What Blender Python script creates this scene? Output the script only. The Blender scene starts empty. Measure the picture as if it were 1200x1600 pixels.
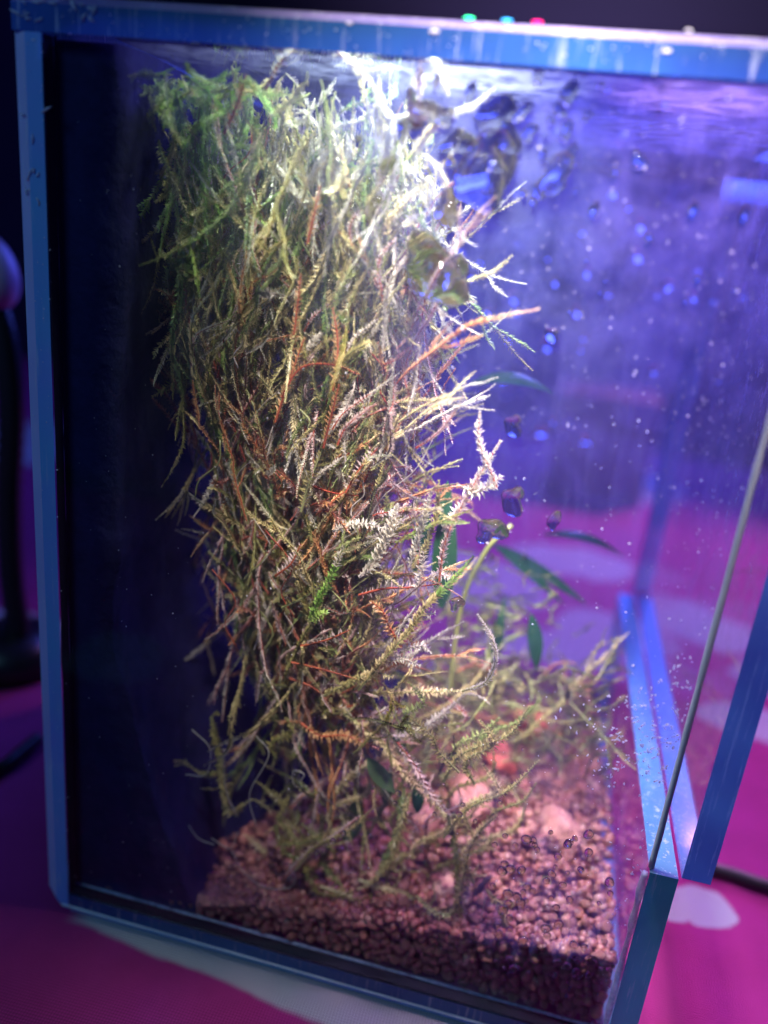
import bpy, math, random
import numpy as np
from mathutils import Vector, Matrix, noise
random.seed(7)
rng = np.random.default_rng(7)
S = bpy.context.scene
COL = S.collection

# ------------------------------------------------------------------ camera
T = 0.006                       # glass thickness, metres
TI = 0.0033                     # the near side pane is thinner
W, H, D, HS = 0.1434, 0.2109, 0.1503, 0.0561
F = 1268.2183
CP = Vector((0.1072, -0.1483, 0.1775))
RX = Vector((0.96913, 0.22403, 0.10297))
RY = Vector((0.16886, -0.29876, -0.93927))
RZ = Vector((-0.17967, 0.92766, -0.32736))
cam = bpy.data.cameras.new('camera')
camo = bpy.data.objects.new('camera', cam)
COL.objects.link(camo)
m = Matrix((RX, -RY, -RZ)).transposed().to_4x4()
m.translation = CP
camo.matrix_world = m
cam.sensor_width = 36
cam.lens = 36 * F / 1600
cam.clip_start = 0.005
cam.clip_end = 50
cam.dof.use_dof = True
cam.dof.focus_distance = 0.172
cam.dof.aperture_fstop = 5.6
S.camera = camo

# ------------------------------------------------------------------ world, lamps, exposure
w = bpy.data.worlds.new('World')
S.world = w
w.use_nodes = True
bg = w.node_tree.nodes['Background']
bg.inputs[0].default_value = (0.06, 0.035, 0.62, 1)
bg.inputs[1].default_value = 0.10
S.view_settings.view_transform = 'Standard'
S.view_settings.look = 'None'
S.view_settings.exposure = 0
S.view_settings.gamma = 1
S.cycles.use_denoising = True
S.cycles.max_bounces = 10
S.cycles.transparent_max_bounces = 40
S.cycles.transmission_bounces = 8
S.cycles.caustics_reflective = False
S.cycles.caustics_refractive = False
S.cycles.sample_clamp_indirect = 4

def aim(o, tgt):
    o.rotation_euler = (Vector(tgt) - o.location).to_track_quat('-Z', 'Y').to_euler()

def area(name, loc, tgt, col, power, sx, sy=None, spread=180):
    l = bpy.data.lights.new(name, 'AREA')
    l.color = col; l.energy = power; l.size = sx
    if sy: l.shape = 'RECTANGLE'; l.size_y = sy
    l.spread = math.radians(spread)
    o = bpy.data.objects.new(name, l); COL.objects.link(o)
    o.location = loc; aim(o, tgt)
    return o

def spot(name, loc, tgt, col, power, ang, blend, rad):
    l = bpy.data.lights.new(name, 'SPOT')
    l.color = col; l.energy = power; l.spot_size = math.radians(ang); l.spot_blend = blend
    l.shadow_soft_size = rad
    o = bpy.data.objects.new(name, l); COL.objects.link(o)
    o.location = loc; aim(o, tgt)
    return o

spot('top_glow_fill', (0.070, 0.010, 0.243), (0.074, 0.016, 0.10), (0.88, 1.0, 0.74), 1.7, 84, 0.9, 0.006)  # extra spot added for the glow at the top of the moss
spot('front_moss_fill', (0.135, -0.120, 0.385), (0.092, 0.020, 0.143), (1.0, 0.85, 0.78), 46, 20, 1.0, 0.03)  # unseen fill spot added in front to brighten the moss
spot('grow_lamp_right', (0.124, 0.016, 0.262), (0.126, 0.026, 0.0), (1.0, 0.50, 0.74), 2.8, 42, 0.9, 0.005)
spot('grow_lamp_inner', (0.080, 0.012, 0.254), (0.092, 0.018, 0.10), (0.96, 1.0, 0.84), 4.2, 48, 1.0, 0.008)
spot('tuft_fill', (0.046, 0.010, 0.240), (0.038, 0.012, 0.190), (0.9, 1.0, 0.7), 0.20, 66, 1.0, 0.004)  # weak spot added to brighten the tuft at upper left
area('violet_led', (0.115, 0.070, 0.262), (0.115, 0.075, 0.0), (0.22, 0.17, 1.0), 0.50, 0.05)
spot('pink_cloth_fill', (0.34, 0.10, 0.30), (0.235, 0.07, 0.0), (1.0, 0.50, 0.95), 2.2, 50, 0.7, 0.01)  # unseen pink fill added for the cloth on the right
spot('pink_back_fill', (0.34, 0.62, 0.50), (0.17, 0.30, 0.0), (0.95, 0.40, 1.0), 17, 44, 0.8, 0.02)  # unseen pink fill added to brighten the cloth behind the tank
area('blue_fog_fill', (0.15, 0.70, 0.40), (0.12, 0.15, 0.12), (0.08, 0.12, 1.0), 3.6, 0.35)  # unseen blue fill added to light the fogged far pane from behind
area('blue_front_fill', (-0.22, -0.42, 0.50), (0.05, 0.0, 0.1), (0.26, 0.66, 1.0), 0.95, 0.16)  # unseen blue fill added for the faces turned to the camera

# ------------------------------------------------------------------ helpers
def ray(px, py):
    return RX * ((px - 600) / F) + RY * ((py - 800) / F) + RZ
def atY(px, py, Y):
    d = ray(px, py); return CP + d * ((Y - CP.y) / d.y)
def atX(px, py, X):
    d = ray(px, py); return CP + d * ((X - CP.x) / d.x)
def atZ(px, py, Z):
    d = ray(px, py); return CP + d * ((Z - CP.z) / d.z)

def tag(o, label=None, cat=None, group=None, kind=None):
    if label: o['label'] = label
    if cat: o['category'] = cat
    if group: o['group'] = group
    if kind: o['kind'] = kind
    return o

def empty(name, loc=(0, 0, 0), **k):
    o = bpy.data.objects.new(name, None); COL.objects.link(o)
    o.location = loc; o.empty_display_size = 0.01
    return tag(o, **k)

def link(name, me, parent=None, **k):
    o = bpy.data.objects.new(name, me); COL.objects.link(o)
    if parent is not None:
        o.parent = parent
        off = Vector((0, 0, 0)); p = parent
        while p is not None:
            off += p.location; p = p.parent
        o.location = -off
    return tag(o, **k)

class MB:
    def __init__(s): s.v = []; s.f = []; s.mi = []
    def add(s, vs, fs, mi=0):
        b = len(s.v); s.v += [tuple(v) for v in vs]
        s.f += [tuple(i + b for i in f) for f in fs]
        s.mi += [mi] * len(fs) if isinstance(mi, int) else list(mi)
        return s
    def mesh(s, name, mats, smooth=False):
        me = bpy.data.meshes.new(name)
        me.from_pydata(s.v, [], s.f)
        for q in (mats if isinstance(mats, (list, tuple)) else [mats]): me.materials.append(q)
        me.polygons.foreach_set('material_index', s.mi)
        if smooth: me.polygons.foreach_set('use_smooth', [True] * len(s.f))
        me.update()
        return me
    def build(s, name, mats, parent=None, smooth=False, **k):
        return link(name, s.mesh(name, mats, smooth), parent, **k)

def nt(name):
    m = bpy.data.materials.new(name); m.use_nodes = True
    t = m.node_tree; t.nodes.clear()
    out = t.nodes.new('ShaderNodeOutputMaterial')
    return m, t, out
def N(t, typ, **k):
    n = t.nodes.new(typ)
    for a, b in k.items(): setattr(n, a, b)
    return n
def math_(t, op, a, b=None, clamp=False):
    n = N(t, 'ShaderNodeMath', operation=op, use_clamp=clamp)
    for i, x in enumerate((a, b)):
        if x is None: continue
        if isinstance(x, (int, float)): n.inputs[i].default_value = x
        else: t.links.new(x, n.inputs[i])
    return n.outputs[0]
def ramp(t, fac, stops):
    n = N(t, 'ShaderNodeValToRGB'); e = n.color_ramp.elements
    while len(e) < len(stops): e.new(0.5)
    for i, (p, c) in enumerate(stops):
        e[i].position = p
        e[i].color = (c, c, c, 1) if isinstance(c, (int, float)) else tuple(c) + (1,)
    t.links.new(fac, n.inputs[0]); return n.outputs[0]
def objco(t, scale=(1, 1, 1)):
    c = N(t, 'ShaderNodeTexCoord'); mp = N(t, 'ShaderNodeMapping')
    mp.inputs['Scale'].default_value = scale
    t.links.new(c.outputs['Object'], mp.inputs[0]); return mp.outputs[0]
def noise_(t, vec, scale, detail=4, rough=0.55, dist=0):
    n = N(t, 'ShaderNodeTexNoise')
    n.inputs['Scale'].default_value = scale; n.inputs['Detail'].default_value = detail
    n.inputs['Roughness'].default_value = rough; n.inputs['Distortion'].default_value = dist
    if vec is not None: t.links.new(vec, n.inputs['Vector'])
    return n.outputs['Fac']
def sepxyz(t, vec):
    s = N(t, 'ShaderNodeSeparateXYZ'); t.links.new(vec, s.inputs[0]); return s.outputs
def maprange(t, v, a, b, c=0., d=1., smooth=True):
    n = N(t, 'ShaderNodeMapRange'); n.interpolation_type = 'SMOOTHSTEP' if smooth else 'LINEAR'
    n.clamp = True if not smooth else n.clamp
    t.links.new(v, n.inputs[0])
    for i, x in zip((1, 2, 3, 4), (a, b, c, d)): n.inputs[i].default_value = x
    return n.outputs[0]

# ------------------------------------------------------------------ glass materials
def glass_face(name, tint=(.95, .97, 1), fog=None, gloss=0.9, fogcol=(.52, .54, .94), trans=.75):  # blue light is put into the fog tint; the mist itself is white
    m, t, out = nt(name)
    tr = N(t, 'ShaderNodeBsdfTransparent'); tr.inputs[0].default_value = tint + (1,)
    gl = N(t, 'ShaderNodeBsdfGlossy'); gl.inputs['Roughness'].default_value = 0.03
    gl.inputs[0].default_value = (.9, .93, 1, 1)
    fr = N(t, 'ShaderNodeFresnel'); fr.inputs[0].default_value = 1.45
    geo = N(t, 'ShaderNodeNewGeometry')
    inv = math_(t, 'SUBTRACT', 1, geo.outputs['Backfacing'])
    fac = math_(t, 'MULTIPLY', math_(t, 'MULTIPLY', fr.outputs[0], inv), gloss)
    mx = N(t, 'ShaderNodeMixShader')
    t.links.new(fac, mx.inputs[0]); t.links.new(tr.outputs[0], mx.inputs[1]); t.links.new(gl.outputs[0], mx.inputs[2])
    last = mx.outputs[0]
    if fog:
        fv = fog(t)
        df = N(t, 'ShaderNodeBsdfDiffuse'); df.inputs[0].default_value = fogcol + (1,)
        tl = N(t, 'ShaderNodeBsdfTranslucent'); tl.inputs[0].default_value = fogcol + (1,)
        fm = N(t, 'ShaderNodeMixShader'); fm.inputs[0].default_value = trans
        t.links.new(df.outputs[0], fm.inputs[1]); t.links.new(tl.outputs[0], fm.inputs[2])
        m2 = N(t, 'ShaderNodeMixShader'); t.links.new(fv, m2.inputs[0])
        t.links.new(last, m2.inputs[1]); t.links.new(fm.outputs[0], m2.inputs[2]); last = m2.outputs[0]
    t.links.new(last, out.inputs[0])
    return m

def glass_edge(name, c1, c2, scratch=1.0, rough=.22):  # edge colours hold light piped through the glass and reflections
    m, t, out = nt(name)
    co = objco(t)
    b = N(t, 'ShaderNodeBsdfPrincipled')
    n1 = noise_(t, co, 28, 3)
    mix = N(t, 'ShaderNodeMix', data_type='RGBA')
    t.links.new(ramp(t, n1, [(.35, 0.), (.65, 1.)]), mix.inputs[0])
    mix.inputs[6].default_value = c1 + (1,); mix.inputs[7].default_value = c2 + (1,)
    n2 = noise_(t, objco(t, (900, 900, 60)), 1.0, 6, .7)
    sc = math_(t, 'MULTIPLY', ramp(t, n2, [(.56, 0.), (.68, 1.)]), .6 * scratch)
    mix2 = N(t, 'ShaderNodeMix', data_type='RGBA')
    t.links.new(sc, mix2.inputs[0]); t.links.new(mix.outputs[2], mix2.inputs[6])
    mix2.inputs[7].default_value = (.7, .75, .9, 1)
    t.links.new(mix2.outputs[2], b.inputs['Base Color'])
    b.inputs['Roughness'].default_value = rough
    b.inputs['Coat Weight'].default_value = .4
    tl = N(t, 'ShaderNodeBsdfTranslucent'); t.links.new(mix.outputs[2], tl.inputs[0])
    ms = N(t, 'ShaderNodeMixShader'); ms.inputs[0].default_value = .35
    t.links.new(b.outputs[0], ms.inputs[1]); t.links.new(tl.outputs[0], ms.inputs[2])
    t.links.new(ms.outputs[0], out.inputs[0])
    return m

def fog_front(t):
    co = objco(t); x, y, z = sepxyz(t, co)
    top = math_(t, 'MULTIPLY', maprange(t, z, .12, .20), maprange(t, x, .035, .075))
    big = ramp(t, noise_(t, co, 75, 6, .65, .4), [(.38, .12), (.66, 1.)])
    a = math_(t, 'MULTIPLY', math_(t, 'MULTIPLY', top, big), .20)
    low = math_(t, 'MULTIPLY', maprange(t, x, .09, .135), maprange(t, z, .09, .03))
    fine = ramp(t, noise_(t, objco(t, (1, 1, .35)), 260, 5, .7), [(.42, .0), (.72, 1.)])
    b = math_(t, 'MULTIPLY', math_(t, 'MULTIPLY', low, fine), .42)
    c = math_(t, 'MULTIPLY', ramp(t, noise_(t, objco(t, (1, 1, .12)), 420, 3, .6), [(.45, .45), (.8, 1.)]), .10)  # even film standing in for lit haze inside the tank
    return math_(t, 'ADD', math_(t, 'ADD', a, b), c, True)
def fog_far(t):
    co = objco(t); x, y, z = sepxyz(t, co)
    up = maprange(t, z, .045, .13)
    blob = ramp(t, noise_(t, co, 62, 5, .6, .6), [(.36, .12), (.62, 1.)])
    big = ramp(t, noise_(t, co, 18, 2), [(.3, .5), (.7, 1.)])
    a = math_(t, 'MULTIPLY', math_(t, 'MULTIPLY', up, blob), .38)
    a = math_(t, 'MULTIPLY', a, big)
    return math_(t, 'ADD', a, .12, True)
def fog_door(t):
    co = objco(t); x, y, z = sepxyz(t, co)
    up = maprange(t, z, .05, .16)
    fine = ramp(t, noise_(t, co, 160, 5, .7), [(.40, .1), (.7, 1.)])
    return math_(t, 'ADD', math_(t, 'MULTIPLY', math_(t, 'MULTIPLY', up, fine), .38), .09, True)
def fog_lid(t):
    co = objco(t)
    return math_(t, 'MULTIPLY', ramp(t, noise_(t, co, 190, 4, .6, .5), [(.36, .10), (.62, 1.)]), .07)

G_CLEAR = glass_face('clear_glass')
G_FRONT = glass_face('misted_side_glass', fog=fog_front, trans=.92)
G_FAR = glass_face('condensation_glass', fog=fog_far, trans=.7)
G_DOOR = glass_face('misted_door_glass', fog=fog_door)
G_LID = glass_face('wet_lid_glass', fog=fog_lid, trans=.8)
G_EDGE = glass_edge('polished_glass_edge', (.24, .36, .95), (.14, .48, .85))
G_EDGE2 = glass_edge('teal_glass_edge', (.05, .34, .36), (.07, .40, .46))
G_DEDGE = glass_edge('door_edge', (.08, .13, .34), (.14, .36, .55), 1.4)
G_TOPE = glass_edge('strip_top_edge', (.06, .16, .28), (.05, .20, .28), 1.2)
G_DARK = glass_edge('deep_blue_glass_edge', (.020, .06, .24), (.03, .12, .34), .8)
G_BEV2 = glass_edge('lid_bevel', (.16, .14, .36), (.30, .26, .55), 1.4, .3)
G_BEV = glass_edge('ground_bevel', (.42, .45, .85), (.55, .58, .95), 1.4, .3)

def pane(name, x0, x1, y0, y1, z0, z1, parent, mats, slots, bevels=()):
    """box with a small bevel ring; slots = material per face (-x,+x,-y,+y,-z,+z)"""
    v = [(x0, y0, z0), (x1, y0, z0), (x1, y1, z0), (x0, y1, z0), (x0, y0, z1), (x1, y0, z1), (x1, y1, z1), (x0, y1, z1)]
    f = [(0, 4, 7, 3), (1, 2, 6, 5), (0, 1, 5, 4), (3, 7, 6, 2), (0, 3, 2, 1), (4, 5, 6, 7)]
    mb = MB(); mb.add(v, f, list(slots))
    return mb.build(name, mats, parent)

def prism(name, prof, axis, a0, a1, parent, mats, slots, endslot=0):
    """extrude a 2-D profile; axis 'x': prof is (y,z); axis 'z': prof is (x,y). slots per side"""
    n = len(prof); vs = []
    for a in (a0, a1):
        for p in prof:
            vs.append((a, p[0], p[1]) if axis == 'x' else (p[0], p[1], a))
    fs = [(i, (i + 1) % n, n + (i + 1) % n, n + i) for i in range(n)]
    fs += [tuple(range(n))[::-1], tuple(range(n, 2 * n))]
    mb = MB(); mb.add(vs, fs, list(slots) + [endslot, endslot])
    o = mb.build(name, mats, parent)
    bpy_me = o.data
    import bmesh
    bm = bmesh.new(); bm.from_mesh(bpy_me); bmesh.ops.recalc_face_normals(bm, faces=bm.faces); bm.to_mesh(bpy_me); bm.free()
    return o

tank = empty('glass_terrarium', (0, 0, 0), label='clear glass terrarium box with blue polished edges filled with moss, standing on the pink cloth', cat='terrarium')
g = 0.00012
DT = 0.0062
# base pane: ground bevel along its outer lower edge
b = .0012
prism('base_pane', [(.0006, 0), (D + T, 0), (D + T, T), (0, T), (0, .0019)], 'x', T + g, W - g, tank,
      [G_CLEAR, G_DARK, G_EDGE], [0, 1, 0, 1, 2], 1)  # bevel brighter than the dark edge: table bounce put into the colours
LINE, t_, o_ = nt('pale_bevel_line'); bs = N(t_, 'ShaderNodeBsdfPrincipled'); bs.inputs['Base Color'].default_value = (.62, .66, .70, 1); bs.inputs['Roughness'].default_value = .4; t_.links.new(bs.outputs[0], o_.inputs[0])
# left (rear wall) pane with a bevel on the outer corner
c = .0026
prism('left_pane', [(c, 0), (T, 0), (T, D + T), (0, D + T), (0, .0009)], 'z', b * 1.1, H - DT - g, tank,
      [G_CLEAR, G_EDGE, G_BEV], [1, 0, 1, 0, 2], 1)
import bmesh
lp = [o for o in tank.children if o.name.startswith('left_pane')][0]
bm = bmesh.new(); bm.from_mesh(lp.data)
bmesh.ops.bisect_plane(bm, geom=bm.verts[:] + bm.edges[:] + bm.faces[:], plane_co=(0, 0, .0062), plane_no=(-.74, 0, -.67), clear_outer=True)
fl = bmesh.ops.holes_fill(bm, edges=[e for e in bm.edges if e.is_boundary], sides=0)
for f in fl['faces']: f.material_index = 2
bmesh.ops.recalc_face_normals(bm, faces=bm.faces); bm.to_mesh(lp.data); bm.free()
# corner foot of the left pane (the chipped diagonal corner)
mb = MB()
mb.add([(.0024, 0, 0), (T, 0, 0), (T, .012, 0), (.0024, .012, 0), (0, .001, .0026), (T, -.0002, .0026), (T, .012, .0026), (0, .012, .0026)],
       [(0, 4, 7, 3), (1, 2, 6, 5), (0, 1, 5, 4), (3, 7, 6, 2), (0, 3, 2, 1), (4, 5, 6, 7)], 0)
# lid
cl = .0014
cl = .0020
lid = prism('top_pane', [(0, H - DT), (D + T, H - DT), (D + T, H), (cl, H), (0, H - cl * .8)], 'x', 0, W + 2 * T + .001, tank,
      [G_LID, G_DARK, G_BEV2, G_CLEAR], [0, 1, 3, 2, 1], 1)
s3 = None
INNER_DARK, t_, o_ = nt('dark_inner_edge'); bs = N(t_, 'ShaderNodeBsdfPrincipled'); bs.inputs['Base Color'].default_value = (.004, .004, .014, 1); bs.inputs['Specular IOR Level'].default_value = .1; bs.inputs['Roughness'].default_value = .7; t_.links.new(bs.outputs[0], o_.inputs[0])  # pane edge faces and corner bead blackened to pass for the dark interior
# near side pane (the one the photo looks through)
side = pane('side_pane', T + g, W, g * 3, TI, T + g, H - DT - g, tank, [G_CLEAR, INNER_DARK, G_FRONT], [1, 0, 0, 2, 1, 0])
far = pane('far_pane', T + g, W + T, D + g, D + T, T + g, H - DT - g, tank, [G_CLEAR, G_EDGE, G_FAR], [1, 1, 2, 0, 1, 1])
# low front strip on the right and the door above it
pane('front_strip', W + g, W + T, 0, D, 0, HS, tank, [G_CLEAR, G_EDGE2, G_TOPE], [0, 0, 1, 1, 1, 2])
door = pane('door_pane', W + T + .0006, W + 2 * T + .0004, 0.0004, D + T, HS + .0002, H - DT - g, tank, [G_CLEAR, G_DEDGE, G_DOOR, G_DARK], [2, 0, 1, 1, 3, 1])

# silicone
SIL, t_, o_ = nt('clear_silicone')
bs = N(t_, 'ShaderNodeBsdfPrincipled'); bs.inputs['Base Color'].default_value = (.50, .50, .66, 1)
bs.inputs['Roughness'].default_value = .3
tp = N(t_, 'ShaderNodeBsdfTransparent'); ms = N(t_, 'ShaderNodeMixShader')
t_.links.new(math_(t_, 'MULTIPLY', noise_(t_, objco(t_), 500, 4), 1.1), ms.inputs[0])
t_.links.new(tp.outputs[0], ms.inputs[1]); t_.links.new(bs.outputs[0], ms.inputs[2]); t_.links.new(ms.outputs[0], o_.inputs[0])

def tube(mb, pts, rad, seg=6, mi=0, cap=True):
    pts = [Vector(p) for p in pts]; n = len(pts)
    if isinstance(rad, (int, float)): rad = [rad] * n
    vs = []; up = Vector((0.13, 0.31, 0.94)).normalized()
    for i, p in enumerate(pts):
        d = (pts[min(i + 1, n - 1)] - pts[max(i - 1, 0)]).normalized()
        a = d.cross(up)
        if a.length < .05: a = d.cross(Vector((1, 0, 0)))
        a.normalize(); b_ = d.cross(a)
        for k in range(seg):
            q = 2 * math.pi * k / seg
            vs.append(p + (a * math.cos(q) + b_ * math.sin(q)) * rad[i])
    fs = [(i * seg + k, i * seg + (k + 1) % seg, (i + 1) * seg + (k + 1) % seg, (i + 1) * seg + k) for i in range(n - 1) for k in range(seg)]
    if cap: fs += [tuple(range(seg))[::-1], tuple(range((n - 1) * seg, n * seg))]
    mb.add(vs, fs, mi)

def spline(pts, n):
    P = [Vector(p) for p in pts]
    P = [P[0] * 2 - P[1]] + P + [P[-1] * 2 - P[-2]]
    out = []; k = len(P) - 3
    for i in range(n):
        u = i / (n - 1) * k; j = min(int(u), k - 1); f = u - j
        a, b_, c_, d_ = P[j:j + 4]
        out.append(.5 * ((2 * b_) + (c_ - a) * f + (2 * a - 5 * b_ + 4 * c_ - d_) * f * f + (3 * b_ - a - 3 * c_ + d_) * f ** 3))
    return out

def seam(p0, p1, r, name='silicone_bead', wob=.25):
    p0 = Vector(p0); p1 = Vector(p1); n = 60
    mb = MB(); pts = []; rs = []
    for i in range(n):
        p = p0.lerp(p1, i / (n - 1)); q = noise.noise(p * 220)
        pts.append(p + Vector((noise.noise(p * 150 + Vector((5, 0, 0))), 0, 0)) * r * wob); rs.append(r * (1 + wob * q * 2))
    tube(mb, pts, rs, 6)
    return mb.build(name, SIL, tank, True)
GREY, t_, o_ = nt('grey_seam'); bs = N(t_, 'ShaderNodeBsdfPrincipled'); bs.inputs['Base Color'].default_value = (.30, .32, .42, 1)
bs.inputs['Roughness'].default_value = .35; t_.links.new(bs.outputs[0], o_.inputs[0])
s1 = seam((W + .0004, .0012, HS + .0004), (W + .0004, .0012, H - DT), .00065, wob=.08); s1.data.materials[0] = GREY
s2 = seam((.0040, .0000, .0020), (W, .0000, .0020), .00028, wob=.15); s2.data.materials[0] = LINE  # pale bead drawing the bright line along the bevel edge
seam((W - .0008, -.0002, .001), (W - .0008, -.0002, HS), .0007, wob=.3)
s5 = seam((T + .0004, TI + .0004, T + .001), (T + .0004, TI + .0004, H - DT), .0005); s5.data.materials[0] = INNER_DARK
seam((T, TI + .0004, T + .0004), (W, TI + .0004, T + .0004), .0004)
seam((W - .0006, T, T), (W - .0006, D, T + .001), .0008)
# lumpy silicone smears in the upper left corner
mb = MB()
for i in range(26):
    px = random.uniform(22, 150) if i < 18 else random.uniform(38, 66); py = random.uniform(-4, 62) * (1 if px < 90 else .6) if i < 18 else random.uniform(60, 330)
    p = atY(px, py, -.0001); L = random.uniform(.0008, .003); a = random.uniform(-1.6, 1.6)
    q = p + Vector((math.sin(a), 0, math.cos(a))) * L
    tube(mb, spline([p, (p + q) / 2 + Vector((random.uniform(-.0004, .0004), 0, 0)), q], 6), [r * random.uniform(.3, .6) for r in (.0001, .0005, .0006, .0006, .0004, .0001)], 6)
mb.build('silicone_smear', SIL, tank, True)

# ------------------------------------------------------------------ dark background panel against the left pane
PAN, t_, o_ = nt('dark_foam_panel')
bs = N(t_, 'ShaderNodeBsdfPrincipled')
cr = ramp(t_, noise_(t_, objco(t_), 120, 6, .7), [(.3, (.004, .005, .028)), (.75, (.014, .012, .06))])
t_.links.new(cr, bs.inputs['Base Color']); bs.inputs['Roughness'].default_value = .8; bs.inputs['Specular IOR Level'].default_value = .08
bp = N(t_, 'ShaderNodeBump'); bp.inputs['Strength'].default_value = .6; bp.inputs['Distance'].default_value = .001
t_.links.new(noise_(t_, objco(t_), 300, 5), bp.inputs['Height']); t_.links.new(bp.outputs[0], bs.inputs['Normal'])
t_.links.new(bs.outputs[0], o_.inputs[0])
mb = MB(); ny, nz = 34, 46; vs = []
for j in range(nz):
    for i in range(ny):
        y = TI + .0003 + (D - TI - .0008) * i / (ny - 1); z = T + .0006 + (H - DT - T - .001) * j / (nz - 1)
        th = .013 + .003 * noise.noise(Vector((y * 40, z * 40, 3))) + .0016 * noise.noise(Vector((y * 150, z * 150, 8)))
        th += (.021 + .045 * min(1, max(0, (y - .022) / .05)) * (1 - .4 * max(0, (y - .09) / .06))) * max(0, 1 - (z - T) / .07) ** 1.2
        vs.append((T + th, y, z))
base = len(vs)
for j in range(nz):
    for i in range(ny):
        y = TI + .0003 + (D - TI - .0008) * i / (ny - 1); z = T + .0006 + (H - DT - T - .001) * j / (nz - 1)
        vs.append((T + .0004, y, z))
fs = []
for j in range(nz - 1):
    for i in range(ny - 1):
        a = j * ny + i; fs.append((a, a + 1, a + ny + 1, a + ny)); q = a + base; fs.append((q, q + ny, q + ny + 1, q + 1))
for j in range(nz - 1):
    for i in (0, ny - 1):
        a = j * ny + i; fs.append((a, a + ny, a + ny + base, a + base))
for i in range(ny - 1):
    for j in (0, nz - 1):
        a = j * ny + i; fs.append((a, a + 1, a + 1 + base, a + base))
mb.add(vs, fs); mb.build('background_panel', PAN, tank, True)

# ------------------------------------------------------------------ water drops on the inside of the panes
WATER, t_, o_ = nt('water')
gl = N(t_, 'ShaderNodeBsdfGlass'); gl.inputs['IOR'].default_value = 1.33; gl.inputs['Roughness'].default_value = .0
gl.inputs[0].default_value = (.98, .98, 1, 1); t_.links.new(gl.outputs[0], o_.inputs[0])
tp = N(t_, 'ShaderNodeBsdfTransparent'); ms = N(t_, 'ShaderNodeMixShader'); ms.inputs[0].default_value = .88; t_.links.new(tp.outputs[0], ms.inputs[1]); t_.links.new(gl.outputs[0], ms.inputs[2]); t_.links.new(ms.outputs[0], o_.inputs[0])
def drop_mesh(seed, irregular=.35, flat=.4, nu=18, nv=7, stretch=1.0):
    mb = MB(); vs = [(0, flat, 0)]
    r0 = random.Random(seed); ph = [r0.uniform(0, 6.3) for _ in range(4)]
    def rad(a): return 1 + irregular * (.5 * math.sin(a + ph[0]) + .35 * math.sin(2 * a + ph[1]) + .25 * math.sin(3 * a + ph[2]) + .12 * math.sin(5 * a + ph[3]))
    for j in range(1, nv + 1):
        e = j / nv * math.pi / 2
        for i in range(nu):
            a = 2 * math.pi * i / nu; r = rad(a) * math.sin(e)
            vs.append((r * math.cos(a), flat * math.cos(e), r * math.sin(a) * stretch))
    fs = [(0, 1 + i, 1 + (i + 1) % nu) for i in range(nu)]
    for j in range(nv - 1):
        for i in range(nu):
            a = 1 + j * nu + i; b_ = 1 + j * nu + (i + 1) % nu; fs.append((a, a + nu, b_ + nu, b_))
    fs.append(tuple(range(1 + (nv - 1) * nu, 1 + nv * nu))[::-1])
    mb.add(vs, fs)
    me = mb.mesh('water_drop', WATER, True)
    import bmesh
    bm = bmesh.new(); bm.from_mesh(me); bmesh.ops.recalc_face_normals(bm, faces=bm.faces); bm.to_mesh(me); bm.free()
    me.polygons.foreach_set('use_smooth', [True] * len(me.polygons))
    return me
dm_big = [drop_mesh(i, .7, .22) for i in range(6)]
dm_small = [drop_mesh(20 + i, .18, .5, 12, 5, 1.15) for i in range(5)]
def drop(px, py, rpx, me, parent=side, sx=1., Y=TI + .00005, ang=0.):
    p = atY(px, py, Y); s = rpx * (Y - CP.y) / F / ray(px, py).y * 1.0
    o = link('water_drop', me, parent); o.location = p
    o.scale = (s * sx, s, s); o.rotation_euler = (0, ang, 0)
    return o
for (px, py, r, sx, an) in [(660, 185, 22, 1.3, .3), (708, 222, 20, 1.2, 0), (762, 182, 26, 1.2, .4), (790, 215, 20, 1, .2), (745, 285, 46, 1.25, -.2),
        (693, 322, 24, .9, .5), (870, 282, 28, .9, .3), (838, 300, 12, .8, 0), (662, 418, 44, 1.25, .2), (708, 432, 26, .7, .1), (815, 180, 16, .6, .6), (832, 205, 14, .7, .6),
        (884, 150, 15, 1.1, 0), (872, 172, 10, 1, 0), (886, 208, 13, .9, .2), (889, 245, 14, .8, 0), (843, 118, 10, 1, .2), (630, 205, 16, .7, 0), (655, 120, 9, .7, 0), (680, 130, 10, .6, 0),
        (865, 521, 10, 1.3, .2), (805, 662, 15, 1, 0), (806, 779, 21, .95, .1), (765, 835, 22, 1., .3), (862, 816, 13, .9, 0), (713, 946, 12, .9, 0), (1160, 338, 9, .9, 0), (995, 250, 13, .9, 0), (1080, 330, 10, .9, 0),
        (700, 180, 14, 1.2, .5), (735, 150, 14, .8, .2), (640, 150, 12, .8, .2), (770, 250, 16, 1., .2), (925, 330, 10, .9, 0), (850, 240, 9, .8, 0), (600, 260, 14, .9, .4), (575, 330, 12, .9, .1)]:
    drop(px, py, r, random.choice(dm_big), sx=sx, ang=an)
for i in range(70):
    px = random.uniform(770, 955); py = random.uniform(1300, 1530)
    drop(px, py, random.choice([4, 5, 5, 6, 7, 8]), random.choice(dm_small), ang=random.uniform(-.5, .5))
for i in range(16):
    drop(random.uniform(560, 960), random.uniform(85, 330) , random.choice([3, 4, 5, 6, 8]), random.choice(dm_small), ang=random.uniform(-.5, .5))
for i in range(14):
    drop(random.uniform(850, 1180), random.uniform(100, 500), random.choice([2.5, 3, 4, 5]), random.choice(dm_small), ang=random.uniform(-.5, .5))
for i in range(22):
    drop(random.uniform(480, 900), random.uniform(1150, 1480), random.choice([3, 4, 5]), random.choice(dm_small), ang=random.uniform(-.5, .5))
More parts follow.
